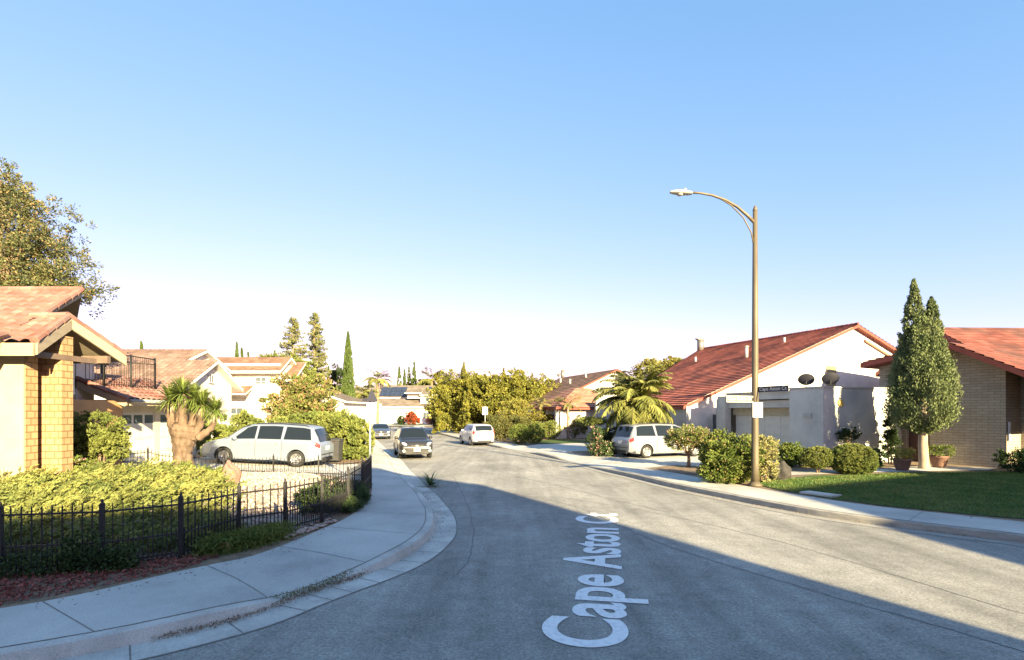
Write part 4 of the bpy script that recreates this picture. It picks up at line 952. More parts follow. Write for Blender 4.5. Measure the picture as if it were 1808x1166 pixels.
# little tree near the silver van, with soil bed
plant('small_tree', 'small flat crowned tree on a gnarled trunk beside the right driveway', 'tree', (7.55,23.0,.155), [(0,0,1.35,.95,.8,.38),(-.45,.0,1.1,.5,.5,.32),(.5,0,1.2,.5,.5,.35)], L_YEL, 520, .06, trunk=(.07,.65), second=(L_PNK,.10))
sheet('soil_bed', [(6.3,20.9),(5.6,22.6),(7.2,23.8),(8.8,23.1),(9.0,21.0),(8.0,19.5)], SOIL, .166)
# hedges and palms farther along
plant('box_hedge', 'dark clipped hedge block at the sidewalk beyond the middle driveway', 'hedge', (5.5,30.2,.155), [(-.6,0,.75,.8,.7,.75),(.5,.3,.8,.9,.8,.75),(1.3,.6,.75,.8,.7,.75)], L_DRK, 420, .06, clump=.15, rough=.03)
plant('flat_top_shrub', 'flat topped yellow green shrub over the dark hedge left of the palm', 'shrub', (4.6,30.8,.155), [(0,0,1.85,.85,.7,.25)], L_YEL, 600, .05, clump=.16, trunk=(.05,1.5))
plant('spiky_shrub', 'loose green and pink shrub at the left end of the dark hedge', 'shrub', (4.55,28.6,.155), [(0,0,.45,.45,.4,.45),(.55,-.1,.4,.4,.4,.4),(-.05,0,1.1,.25,.25,.5)], L_BLU, 420, .09, second=(L_PNK,.12))
plant('box_hedge', 'dark rounded hedge beside the parked white hatchback', 'hedge', (.9,39.9,.155), [(-.3,0,.75,.85,.8,.75),(.75,.2,.75,.8,.8,.72)], L_GRN, 330, .07, clump=.15, rough=.03)
plant('box_hedge', 'lighter clipped hedge just beyond the dark rounded hedge', 'hedge', (2.9,46.5,.155), [(-.8,0,.8,.9,.9,.8),(.5,.2,.85,.9,.9,.8)], L_YEL, 280, .07, clump=.15, rough=.03)
plant('round_topiary', 'small dark oval topiary by the brown roofed house', 'topiary', (4.1,50,.155), [(0,0,1.0,.42,.42,.75)], L_DRK, 380, .07, clump=.12, rough=.02)
plant('orange_shrub', 'orange tinted shrub against the brown roofed house', 'shrub', (5.6,48.8,.155), [(0,0,1.1,1.2,.8,.8)], L_OLI, 220, .1)
plant('grey_green_bush', 'broad grey green bush behind the white hatchback', 'bush', (-.2,44.5,.155), [(-1.0,0,1.2,1.2,1.0,1.0),(.6,0,1.1,1.3,1.0,.9)], L_OLI, 220, .09)
plant('yellow_bush', 'bright yellow tinted bush beyond the grey green bush', 'bush', (.6,50,.155), [(0,0,2.1,1.6,1.2,1.3),(1.8,0,1.6,1.2,1.0,1.0)], L_GOLD, 150, .12)
plant('yellow_crown_tree', 'tree with round yellow crown rising behind the fan palm', 'tree', (14.6,52,.155), [(-1.3,0,6.1,1.4,1.3,1.3),(.8,0,6.4,1.5,1.3,1.2)], L_GOLD, 130, .15, trunk=(.2,5.2))

def palm(name, label, base, trunk_h, n, length, r=.16, m=None, leaflet=.45, fan=False, group=None, up=(.1,1.2), cat='palm tree', skirt=0, seed=1):
    rs = np.random.default_rng(seed); t = thing(name, label, cat, base, 0, group); bx, by, bz = base
    g = MB(); k = 7; g.tube([(bx+.03*math.sin(i), by, bz+trunk_h*i/k) for i in range(k+1)], [r*(1.15-.25*i/k)*(1.07 if i % 2 else .95) for i in range(k+1)], 10); g.build('trunk', BARK, t)
    Vs, Fs, Ts = [], [], []; off = 0; st = MB(); top = np.array([bx,by,bz+trunk_h])
    for i in range(n):
        az = i*2.39996+rs.normal(0,.15); el = rs.uniform(*up) if i >= skirt else rs.uniform(-1.1,-.2); L = length*rs.uniform(.8,1.1); droop = rs.uniform(.7,1.3)
        K = 14; pts = []; p = top.copy(); e = el
        for j in range(K+1):
            pts.append(p.copy()); p = p+np.array([math.cos(az)*math.cos(e), math.sin(az)*math.cos(e), math.sin(e)])*L/K; e -= droop*1.5/K*(j/K*1.4+.3)
        pts = np.array(pts); st.tube([tuple(x) for x in pts[::2]], [.022*(1-.11*j) for j in range(len(pts[::2]))], 4, smooth=False)
        side = np.array([-math.sin(az), math.cos(az), 0])
        tt = np.repeat(np.linspace(.28 if fan else .15, 1, 34), 2); sg = np.tile([1,-1], 34)
        idx = tt*K; i0 = np.clip(idx.astype(int), 0, K-1); fr_ = (idx-i0)[:,None]; C0 = pts[i0]*(1-fr_)+pts[i0+1]*fr_; T0 = nrm(pts[i0+1]-pts[i0])
        ln = leaflet*(np.sin(np.clip(tt,0,1)*math.pi*.8+.45))[:,None]*rs.uniform(.8,1.15,(len(tt),1))
        D = nrm(side*sg[:,None]*.8+T0*.65+np.array([0,0,-.28])+rs.normal(0,.12,(len(tt),3)))
        W = nrm(np.cross(D, np.array([0,0,1.0])+T0*.2))*(.05 if leaflet > .4 else .03)*length/2.0
        a = C0-W*.6; b = C0+W*.6; c = C0+D*ln*.6+W*.5-np.array([0,0,.04]); d = C0+D*ln+np.array([0,0,-.16])*ln
        V = np.stack([a,b,c,d],1).reshape(-1,3); F = np.arange(len(V)).reshape(-1,4)
        Vs.append(V); Fs.append(F+off); off += len(V); Ts.append(np.full(len(F), rs.random())*.6+rs.random(len(F))*.4)
    npmesh('fronds', np.concatenate(Vs), np.concatenate(Fs), m or L_PALM, np.concatenate(Ts), t); st.build('frond_stems', mat('frond_stem', (.30,.26,.12), (.24,.2,.1), .7, 4), t); return t
palm('feather_palm', 'large shaggy palm with drooping fronds behind the parked silver van', (6.95,30.2,.155), 3.0, 110, 2.65, .24, leaflet=.75, up=(-.5,1.4), skirt=22, seed=3)
palm('small_palm', 'slender yellowish palm left of the orange tiled wing', (2.6,50,.155), 3.1, 16, 1.6, .10, m=L_GOLD, leaflet=.4, up=(-.1,1.2), seed=4)
palm('small_palm', 'slender green palm in front of the orange tiled wing', (4.9,47,.155), 3.0, 16, 1.6, .10, leaflet=.4, up=(-.1,1.2), seed=5)
palm('distant_palm', 'tall distant palm left of the end house, standing clear of trees', (-24.5,98,.155), 8.4, 20, 3.2, .25, leaflet=.9, up=(-.3,1.3), seed=6)
palm('distant_palm', 'bushy distant palm just right of the narrow cypress', (-24.8,90,.155), 5.5, 22, 3.0, .25, leaflet=.9, up=(-.3,1.3), seed=8)
palm('distant_palm', 'distant palm above the solar panelled roof', (-18.5,124,.155), 10.0, 22, 4.2, .3, leaflet=1.2, up=(-.4,1.2), seed=7)
palm('distant_palm', 'lowest distant palm at the right end of the solar roof', (-15.5,122,.155), 8.6, 22, 4.0, .3, leaflet=1.2, up=(-.4,1.2), seed=9)

# twisted junipers by the bend
def twisted(name, label, base, arms, spread, h, seed, n_per=1500):
    rs = np.random.default_rng(seed); t = thing(name, label, 'juniper tree', base); bx, by, bz = base; b = MB(); Vs, Fs, Ts = [], [], []; off = 0
    for i in range(arms):
        az = i*2.4+rs.normal(0,.3); p = np.array([bx+math.cos(az)*.3, by+math.sin(az)*.3, bz+.2]); el = rs.uniform(.05,1.25); L = rs.uniform(.6,1.0)*math.hypot(spread*math.cos(el), h*math.sin(el)); pts = [p.copy()]; K = 12
        for j in range(K):
            az += rs.normal(0,.28); el = min(1.45, el+rs.normal(.035 if j > 5 else -.01,.24)); p = p+np.array([math.cos(az)*math.cos(el), math.sin(az)*math.cos(el), math.sin(el)])*L/K; pts.append(p.copy())
        pts = np.array(pts); b.tube([tuple(q) for q in pts[:9]], [.13*(1-.09*j)+.01 for j in range(9)], 6)
        k = n_per; tt = rs.random(k)**.9*.82+.18; idx = tt*K; i0 = np.clip(idx.astype(int),0,K-1); f_ = (idx-i0)[:,None]; C0 = pts[i0]*(1-f_)+pts[i0+1]*f_
        rad = (.62*(1-tt)**.8+.10)[:,None]*(.8+.4*np.sin(tt*23+i))[:,None]; lump = rs.integers(0, 46, k); ld = nrm(np.random.default_rng(i+seed).normal(size=(46,3)))[lump]
        P = C0+ld*rad*.95+nrm(rs.normal(size=(k,3)))*rad*.35; P[:,2] = np.maximum(P[:,2], bz+.1); D = nrm(ld*.5+nrm(rs.normal(size=(k,3)))*.5+np.array([0,0,.7])); s = .24*rs.uniform(.6,1.3,k)
        V, F = leaf_quads(P, D, s, s*.5); Vs.append(V); Fs.append(F+off); off += len(V); Ts.append(np.clip((lump % 7)/7*.6+rs.random(k)*.4,0,1))
    for i in range(20):
        az = i*2.4; cz = rs.uniform(1.3, h*.66); q = rs.uniform(.1,.85)*spread*(1-.5*cz/h); c = (bx+math.cos(az)*q, by+math.sin(az)*q*.7, bz+cz, rs.uniform(1.2,1.9), rs.uniform(1.1,1.6), rs.uniform(1.0,1.5))
        V, F, T = blob_leaves([c], 70, .24, clump=.26, up=.6, rough=.22, fill=.3, zmin=bz+.1); Vs.append(V); Fs.append(F+off); off += len(V); Ts.append(T)
    npmesh('crown', np.concatenate(Vs), np.concatenate(Fs), L_TWJ, np.concatenate(Ts), t); b.build('trunk', BARK, t)
twisted('twisted_juniper', 'wild twisted juniper with upward spires, left one at the bend', (-5.2,62,.155), 34, 5.4, 9.2, 11)
twisted('twisted_juniper', 'wild twisted juniper, right one behind the white hatchback', (.4,60,.155), 34, 5.1, 8.8, 12)
plant('reddish_shrub', 'dark reddish leaved shrub at the left foot of the twisted juniper', 'shrub', (-8.9,72,.155), [(0,0,2.6,1.3,1.2,2.2),(-.6,0,1.2,1.2,1,1.2)], leafmat('maroon_leaf', (.10,.06,.03), (.06,.07,.03)), 130, .16)

# left: trees above the houses
plant('large_tree', 'large airy tree with tan tipped foliage behind the tiled house', 'tree', (-24.9,26,.15),
      [(-1.5,0,13.0,2.0,2.0,1.5),(.3,0,13.0,1.5,1.5,1.2),(1.2,0,11.6,2.1,2.0,1.4),(-1,0,9.6,3.2,2.6,1.5),(1.9,0,10.1,2.2,2.0,1.2),(2.4,-.2,8.6,2.4,2.0,.95),(3.9,-.3,8.1,1.5,1.3,.45),(0,0,8.0,2.8,2.4,1.2)],
      leafmat('airy_olive_leaf', (.15,.155,.06), (.08,.10,.045), .3), 80, .10, clump=.20, second=(L_TAN,.14), trunk=(.3,7.5), rough=.22, fill=.55, up=.15)
def conifer(name, label, base, h, r, tiers, seed, m):
    rs = np.random.default_rng(seed); t = thing(name, label, 'conifer', base); bx, by, bz = base; Vs, Fs, Ts = [], [], []; off = 0; b = MB(); b.tube([(bx,by,bz),(bx,by,bz+h)], [.22,.03], 7)
    for i in range(tiers):
        f = i/tiers; z = bz+h*(.18+.8*f); R_ = r*(1-f)**.75*rs.uniform(.6,1.15)+.2
        for k in range(5):
            az = rs.random()*6.283; e = rs.uniform(.05,.4); tip = np.array([bx+math.cos(az)*R_, by+math.sin(az)*R_, z+math.sin(e)*R_*.8]); s0 = np.array([bx,by,z])
            b.tube([tuple(s0), tuple((s0+tip)/2-np.array([0,0,.06])), tuple(tip)], [.05,.03,.01], 4); n = int(34+75*R_/r); tt = rs.random(n)**.8
            P = s0+(tip-s0)*tt[:,None]+nrm(rs.normal(size=(n,3)))*.24*(rs.random((n,1))); D = nrm(nrm(rs.normal(size=(n,3)))*.7+np.array([math.cos(az)*.5,math.sin(az)*.5,.6])); s = .22*rs.uniform(.6,1.3,n)
            V, F = leaf_quads(P, D, s, s*.45); Vs.append(V); Fs.append(F+off); off += len(V); Ts.append(np.full(n, rs.random()*.6)+rs.random(n)*.4)
    npmesh('crown', np.concatenate(Vs), np.concatenate(Fs), m, np.concatenate(Ts), t); b.build('trunk', BARK, t)
L_CON = leafmat('conifer_leaf', (.20,.21,.08), (.13,.15,.06))
conifer('sparse_conifer', 'tall sparse conifer, left one of the pair above the brown roof', (-22.4,55,.15), 12.4, 2.9, 30, 21, L_CON)
conifer('sparse_conifer', 'taller sparse conifer, right one of the pair above the brown roof', (-20.6,56,.15), 13.1, 2.3, 32, 22, L_CON)
plant('bright_tree', 'bright green bushy tree below the pair of conifers', 'tree', (-21.2,50,.15), [(-1.3,0,6.1,1.6,1.4,1.6),(1.0,0,5.8,1.8,1.4,1.5),(2.4,0,4.6,1.2,1.0,1.3)], L_YEL, 140, .15, trunk=(.2,3.5))
cypress('narrow_cypress', 'tall narrow dark pointed cypress, sunlit front one', (-18.3,60,.15), 11.3, .98, L_CYD, 26000, leaf=.26, sm=.22)
cypress('narrow_cypress', 'slightly shorter cypress hiding behind the tall narrow one', (-19.3,62.5,.15), 9.9, .7, L_CYD, 14000, leaf=.26, sm=.22)
plant('round_tree', 'dark round crowned tree immediately left of the narrow cypress', 'tree', (-22.5,70,.15), [(0,0,5.9,1.4,1.3,2.3)], L_DRK, 110, .2, trunk=(.2,3))
for (u, v, y, r, lb) in ((418,607,80,.75,'small distant cypress tip behind the brown shingle roof ridge, left of a pair'),(427,617,82,.6,'small distant cypress tip behind the brown shingle roof ridge, right of a pair'),(438,624,88,.5,'tiny distant cypress tip close right of the roof ridge pair'),
                         (250,604,70,.6,'small distant cypress tip above the tan roof at left'),(485,622,84,.5,'tiny distant cypress tip at the right end of the brown roof'),(580,650,84,.5,'small distant cypress left of the round dark tree'),
                         (705,648,130,1.1,'distant cypress above the solar roof, leftmost of four'),(714,654,131,1.0,'distant cypress above the solar roof, second of four from the left'),(722,650,132,1.2,'distant cypress above the solar roof, third of four from the left'),(731,641,130,1.3,'distant cypress above the solar roof, tallest and rightmost of four')):
    p = PX(u, v, y); cypress('distant_cypress', lb, (p.x, p.y, .1), p.z, r, L_CYD, 4000, leaf=.5, group='distant cypress trees', sm=.3)
# far belt of trees
belt = [(-40,150,9.5,4,'L'),(-33,140,8.2,3.6,'Y'),(-27.5,128,8.8,3.2,'Y'),(-24,134,9.4,3.2,'G'),(-20.5,128,9.8,2.8,'G'),(-15.5,130,9.6,3.4,'Y'),(-11.5,110,8.0,3.0,'O'),(-8.5,95,6.6,2.4,'G'),(9,92,7.4,3.0,'O'),(-45,110,7,3,'G'),(-52,120,8,4,'Y')]
bl = {'L':L_BLU,'Y':L_YEL,'G':L_GRN,'O':L_OLI}
bn = {'L':'blue green','Y':'yellow green','G':'mid green','O':'olive'}
wh = ['far left behind the brown roof','left of the end house behind the cypress','behind the left gable of the end house','behind the solar roof, left of centre','behind the solar roof under the distant palms','behind the right end of the solar roof','just right of the end house','beside the twisted juniper at the bend','behind the brown roofed house','far behind the tiled houses','farthest left behind the tiled houses']
for (x, y, h, r, c), wtx in zip(belt, wh):
    plant('distant_tree', f'distant {bn[c]} tree {wtx}', 'tree', (x,y,.1), [(0,0,h-r*.55,r,r,r*.55),(r*.5,0,h-r*.9,r*.9,r*.8,r*.6),(-r*.5,0,h-r*1.1,r*.9,r*.8,r*.7)], bl[c], 34, .34, trunk=(.25,h*.5), group='distant trees above the roofs')
# hills on the horizon
g = MB(); hp = []
for i in range(61):
    u = i/60; x = -900+1500*u; hp.append((x, 1400, 34+26*math.sin(u*7)+14*math.sin(u*17+1)+6*math.sin(u*41)))
for i in range(60): g.quad((hp[i][0],1400-500,0),(hp[i+1][0],900,0),hp[i+1],hp[i])
struct(g.build('hills', mat('far_hills', (.30,.27,.2), (.22,.24,.17), .95, .01)))

# left garden and drive
plant('oleander_hedge', 'tall yellow green oleander hedge behind the trash bin and van tail', 'hedge', (-9.2,27,.15), [(-1.6,0,1.15,.95,.8,1.15),(-.5,.1,1.2,1.0,.9,1.2),(.6,0,1.15,1.0,.9,1.2),(1.45,0,1.0,.75,.8,1.05)], L_YEL, 420, .13, clump=.2, up=.9, rough=.08)
for k, (x, hh) in enumerate(((-16.0,1.7),(-14.2,1.9),(-12.3,1.65))):
    plant('yellow_shrub', ['leftmost','middle','rightmost'][k]+' yellow green shrub of three behind the parked van', 'shrub', (x,28.5,.2), [(0,0,hh*.55,1.1,.8,hh*.6)], L_YEL, 260, .13, up=.8, group='yellow green shrubs behind the van')
plant('brown_tipped_shrub', 'tall rounded shrub with pinkish brown dry front behind hedge', 'shrub', (-13.0,34,.15), [(-1.0,0,2.9,1.3,1.1,1.9),(.5,0,2.6,1.5,1.2,2.0),(-.3,-.5,1.9,1.5,1.0,1.4)], L_YEL, 170, .14, second=(mat('dry_pink_leaf', (.40,.24,.15), (.30,.19,.10), .7, 1.3, tint=.35, transl=.2),.28), up=.7)
plant('yew_bush', 'feathery green bush in front of the house wall, left of garage', 'bush', (-12.35,15.9,.45), [(0,0,1.45,.85,.6,.6),(-.35,0,1.1,.65,.5,.5),(.4,0,1.05,.6,.5,.5)], L_YEL, 420, .07, up=.6, clump=.2)
plant('rose_bush', 'low flowering rose bush with pink blooms above the juniper', 'bush', (-12.6,14.0,.55), [(-1.2,0,.45,.8,.5,.42),(-.1,.1,.5,.9,.5,.42),(.9,.3,.4,.6,.5,.35)], L_GRN, 420, .07, second=(L_PNK,.13))
V, F, T = [], [], []
n = 5200; q = np.column_stack([rng.uniform(-15.2,-12.2,n), rng.uniform(12.8,14.6,n), .5+rng.random(n)*.75]); D = nrm(rdir(n)*.35+np.array([0,0,1.0])); V, F = leaf_quads(q, D, rng.uniform(.2,.5,n), .015)
tag(npmesh('dry_grass', V, F, DRYG, rng.random(n)), 'clump of pale dry ornamental grass at far left below the wall', 'ornamental grass', kind='stuff')
# ivy at the fence
C = []; 
for cx, cy, hh, s in ((-6.15,7.92,.62,.22),(-6.75,7.8,.35,.35),(-7.3,7.65,.3,.4),(-7.9,7.5,.3,.4),(-5.95,8.02,.3,.25),(-6.45,7.9,.5,.12),(-8.5,7.3,.3,.4),(-5.75,8.1,.35,.15)):
    n = 420; C.append(np.column_stack([cx+rng.normal(0,s*.6,n), cy-.06+rng.normal(0,.07,n), .17+hh*rng.random(n)**1.4]))
C = np.concatenate(C); n = len(C); V, F = leaf_quads(C, nrm(rdir(n)+np.array([0,-.5,.3])), rng.uniform(.03,.06,n), .04)
tag(npmesh('ivy', V, F, L_DRK, rng.random(n)), 'dark ivy creeping up the left part of the iron fence', 'ivy', kind='stuff')
# weeds along the fence foot and in the kerb
def weeds(name, label, pts, n, size, m, h=.12, sx=.12, z=.155, cat='weeds'):
    P = [Vector((*p,0)) for p in pts]; C = []
    for i in range(n):
        k = random.randrange(len(P)-1) if len(P) > 1 else 0; p = P[k].lerp(P[k+1], random.random()) if len(P) > 1 else P[0]
        C.append((p.x+random.gauss(0,sx), p.y+random.gauss(0,sx), z+h*random.random()**1.5))
    C = np.array(C); V, F = leaf_quads(C, nrm(rdir(n)*.8+np.array([0,0,.55])), size*rng.uniform(.5,1.4,n), size*.22); return tag(npmesh(name, V, F, m, rng.random(n)), label, cat, kind='stuff')
weeds('weeds', 'low green weeds with dry stems along the fence foot at mid sidewalk', [(-5.05,8.95),(-4.72,9.5),(-4.42,10.2)], 13000, .08, L_GRN, .26, .17)
weeds('weeds', 'thin line of dry weeds along the cracked joint of the dropped kerb', [(-3.1,7.0),(-2.75,7.5),(-2.5,8.1),(-2.25,8.6)], 900, .04, L_OLI, .04, .06, .06)
weeds('leaf_litter', 'brown leaf litter in the gutter at the kerb corner', [(-3.9,5.9),(-3.35,6.45),(-3.0,7.05),(-2.55,7.8),(-2.3,8.3)], 2600, .04, mat('leaf_litter_brown', (.16,.11,.07), (.24,.18,.12), .95, 8, tint=.5), .03, .07, .03, cat='leaf litter')
plant('feathery_shrub', 'soft dark green feathery shrub spilling over the left sidewalk', 'shrub', (-4.05,13.3,.155), [(0,0,.2,.42,.95,.26),(-.05,.55,.25,.38,.6,.3),(.12,-.5,.12,.35,.5,.16)], L_BLU, 1100, .07, up=.9, aspect=.16, clump=.2)
plant('fence_shrub', 'small dark shrub growing just inside the corner of the fence', 'shrub', (-4.6,12.4,.2), [(0,0,.3,.4,.55,.3),(-.1,1.2,.3,.4,.6,.3)], L_DRK, 700, .05)
def blades(name, label, cat, base, n, L, w, m, lo=.15, hi=1.4, trunkpts=None, parent=None, part='leaves', seed=0):
    rs = np.random.default_rng(seed); t = parent or thing(name, label, cat, base); V, F, T = [], [], []
    for i in range(n):
        az = rs.random()*6.283; e = rs.uniform(lo, hi); l = L*rs.uniform(.7,1.1); p = np.array(base); side = np.array([-math.sin(az), math.cos(az), 0]); rows = []
        for j in range(5):
            ww = w*(1-(j/4)**2)*(.7 if j == 0 else 1)+.002; rows.append((p-side*ww/2, p+side*ww/2)); p = p+np.array([math.cos(az)*math.cos(e), math.sin(az)*math.cos(e), math.sin(e)])*l/4; e -= .22
        o = len(V)
        for a, b in rows: V += [a, b]
        for j in range(4): F.append((o+2*j, o+2*j+1, o+2*j+3, o+2*j+2)); T.append(0.3+.6*rs.random() if j == 0 else T[-1])
    npmesh(part, np.array(V), np.array(F), m, np.array(T), t); return t
blades('agave_plant', 'spiky blue green agave like plant growing out of the left gutter', 'plant', (-2.75,18.2,.03), 60, .62, .055, leafmat('agave_leaf', (.13,.19,.08), (.10,.15,.06)), .05, 1.3, seed=5)
plant('low_shrub', 'bright green low shrub at the foot of the yucca trunk', 'shrub', (-9.3,15.2,.5), [(0,0,.18,.9,.6,.32),(.9,.1,.12,.6,.5,.26)], L_GRN, 700, .05, up=.6)

# yucca tree with thick forked trunk
yb = Vector((-10.4,17.0,.38)); t = thing('yucca_tree', 'thick trunked yucca tree with stubby branches and spiky leaf crowns', 'yucca tree', tuple(yb))
g = MB(); tips = []
def rough_limb(P, Rd, n=14):
    q = catmull([tuple(p) for p in P], 7); m = len(q); rr = []
    for i in range(m):
        k = i/(m-1)*(len(Rd)-1); j = min(int(k), len(Rd)-2); rr.append((Rd[j]+(Rd[j+1]-Rd[j])*(k-j))*(1+.10*math.sin(i*2.3)+random.uniform(-.06,.06)))
    o = len(g.v); g.tube(q, rr, n)
    for i in range(o, len(g.v)):
        v = g.v[i]; g.v[i] = (v[0]+random.uniform(-.018,.018), v[1]+random.uniform(-.018,.018), v[2]+random.uniform(-.012,.012))
rough_limb([yb+Vector((0,0,-.2)), yb+Vector((.04,0,.35)), yb+Vector((-.02,0,.9)), yb+Vector((.06,0,1.5)), yb+Vector((.10,0,1.75))], [.42,.27,.27,.42,.34])
for dx, dy, dz, r in ((-.42,.0,1.15,.12),(-.22,.2,1.2,.12),(.05,-.12,1.35,.13),(.30,.1,1.2,.12),(.60,0,1.0,.11),(1.0,.05,.85,.085),(.45,.3,1.05,.11)):
    a = yb+Vector((dx*.45,dy*.5,1.3)); b = yb+Vector((dx,dy,1.35+dz)); m_ = a.lerp(b,.5)+Vector((dx*.18,0,-.06)); rough_limb([a,m_,b], [r*1.5,r*1.0,r*.8], 10); tips.append(b)
g.build('trunk', mat('yucca_bark', (.10,.068,.048), (.20,.14,.10), .95, 7, bump=1.0, aniso=(1,1,.35)), t)
for i, b in enumerate(tips):
    blades('', '', '', tuple(b), 190, .72 if i < 5 else .62, .045, L_YUC, -.5, 1.5, parent=t, part='leaf_rosette', seed=30+i)
SK = mat('dead_leaf_skirt', (.38,.31,.24), (.26,.20,.14), .95, 9)
for i, b in enumerate(tips):
    blades('', '', '', tuple(b-Vector((0,0,.02))), 90, .42, .045, SK, -1.5, -.7, parent=t, part='dead_leaf_skirt', seed=60+i)

# stones, pot, bin
def rock(name, label, c, r, m, cat='rock', seed=1, sub=3):
    rs = random.Random(seed); g = MB(); n = 12; vs = []; 
    def fn(u, v):
        th = u*2*math.pi; ph = (v-.5)*math.pi; d = Vector((math.cos(th)*math.cos(ph), math.sin(th)*math.cos(ph), math.sin(ph)))
        k = 1+.14*math.sin(3*d.x*2+seed)+.12*math.sin(5*d.y+seed*2)+.10*math.sin(6*d.z+d.x*4+seed); return Vector(c)+Vector((d.x*r[0]*k, d.y*r[1]*k, d.z*r[2]*k))
    g.grid(fn, 20, 12, smooth=True); return tag(g.build(name, m), label, cat)
rock('boulder', 'dark grey boulder between the lamp bush and clipped shrubs', (9.3,18.6,.42), (.33,.27,.32), mat('dark_rock', (.04,.037,.037), (.065,.06,.057), .95, 5, bump=.9))
rock('boulder', 'upright pinkish stone standing behind the picket fence', (-7.15,13.6,.85), (.22,.18,.36), mat('pink_rock', (.20,.12,.095), (.24,.16,.13), .95, 5, bump=.9), seed=3)
rock('boulder', 'small rusty brown stone at the end of the red mulch', (-4.82,9.05,.24), (.10,.09,.09), mat('rust_rock', (.36,.18,.10), (.28,.14,.08), .95, 8, bump=.8), seed=5)
rock('boulder', 'low white stone half buried near the yucca trunk', (-8.6,14.9,.60), (.42,.25,.13), mat('white_rock', (.36,.32,.28), (.28,.25,.22), .95, 5, bump=.8), seed=6)
g = MB(); g.box((-9.55,16.2,.72), (.36,.04,.24)); g.box((-9.55,16.22,.55), (.04,.04,.3)); tag(g.build('yard_sign', mat('white_board', (.78,.77,.76), rough=.6)), 'small blank white yard sign beside the yucca trunk', 'sign')
g = MB(); g.lathe((-12.9,16.15,.50), [(.09,0),(.07,.1),(.10,.45),(.13,.7),(.05,.85),(0,.86)], 12); tag(g.build('garden_urn', STUCCO), 'pale garden urn at the foot of the feathery green bush', 'urn')
def bin_(x, y, z, rz, label, m, s=1.0, group=None, lidm=None):
    t = thing('wheeled_bin', label, 'trash bin', (x,y,z), rz, group); g = MB(); b, h = .25*s, 1.0*s
    g.add([(-b,-b,.06),(b,-b,.06),(b,b,.06),(-b,b,.06),(-b*1.25,-b*1.3,h),(b*1.25,-b*1.3,h),(b*1.25,b*1.3,h),(-b*1.25,b*1.3,h)], [(3,2,1,0),(0,1,5,4),(1,2,6,5),(2,3,7,6),(3,0,4,7)]); g.box((0,0,h-.03), (b*2.7,b*2.8,.07)); g.box((0,-b*1.1,h*.5), (b*1.2,.03,.12)); g.build('bin_body', m, t, False)
    g = MB(); g.grid(lambda u, v: ((u-.5)*b*2.8, (v-.5)*b*3.0, h+.02+.07*math.sin(math.pi*u)*math.sin(math.pi*v)), 6, 6, smooth=True); g.box((0,0,h+.015), (b*2.8,b*3,.03)); g.box((0,b*1.55,h), (b*2,.05,.05)); g.build('lid', lidm or m, t, False)
    for sx in (-1,1): g = MB(); g.lathe((sx*b*.95,b*.9,.11), [(0,-.03),(.11,-.03),(.11,.03),(0,.03)], 14, axis='X'); g.build('wheel', IRON, t, False)
BINM = mat('dark_grey_plastic', (.045,.045,.048), (.06,.06,.062), .5, 5)
bin_(-8.35,25.3,.2,0,'dark grey wheeled trash bin in front of the oleander hedge', BINM, 1.02)
for k, (x, y) in enumerate(((-10.6,84),(-9.8,83.2),(-9.1,82.4))):
    bin_(x, y, .15, .3, f'dark trash bin {["farthest left","in the middle","nearest to the blue lidded bin"][k]} of the row at the bend', BINM, 1.5, 'row of bins at the bend')
bin_(-8.3,81.5,.15,.3,'dark bin with bright blue lid at the bend', BINM, 1.6, None, mat('blue_lid', (.06,.16,.45), rough=.5))
g = MB(); g.box((-6.9,74,.8), (.75,.6,1.3)); g.box((-6.9,74,1.5), (.85,.7,.1)); tag(g.build('mailbox_pier', STUCCO), 'short cream stucco pier at the kerb left of the white hatchback', 'mailbox pier')
plant('red_bush', 'red flowering bush against the end house wall', 'bush', (-19.6,104,.15), [(0,0,1.3,1.1,1,1.2),(.9,0,.8,.8,.8,.8)], L_RED, 90, .22)
plant('red_bush', 'low pink and orange flower bed bush right of the end house door', 'bush', (-15.6,104,.15), [(0,0,.7,1.0,.8,.7),(1.2,0,.6,.8,.8,.6)], L_PNK, 90, .2, second=(L_RED,.5))
plant('small_dark_bush', 'small dark bush left of the red bush by the end house', 'bush', (-21.6,105,.15), [(0,0,.8,.8,.8,.8)], L_DRK, 100, .2)

# unseen cypress form, added to throw shade on the grey garage wall
cypress('cypress_tree', 'unseen cypress added outside the right edge to shade the grey garage wall', (20.0,13.05,.16), 9.0, 1.05, L_CYP, 30000, leaf=.14, sm=.3, trunk=.8)

LIT = MATS['leaf_litter_brown']
weeds('leaf_litter', 'scattered dry leaves along the left gutter curving to the agave plant', [(-1.75,9.6),(-1.55,11.2),(-1.7,12.8),(-2.2,14.6),(-2.7,16.2),(-3.2,17.6)], 420, .045, LIT, .02, .13, .012, cat='leaf litter')
weeds('leaf_litter', 'sparse fallen leaves sprinkled over the left sidewalk beside the mulch', [(-6.0,6.7),(-4.8,7.9),(-4.1,9.4),(-3.8,11.3)], 260, .045, LIT, .015, .28, .158, cat='leaf litter')
weeds('leaf_litter', 'dry debris collected in the right gutter below the lawn', [(9.5,10.4),(7.7,12.3),(6.9,13.6),(6.0,15.6),(5.1,18)], 420, .045, LIT, .02, .06, .012, cat='leaf litter')
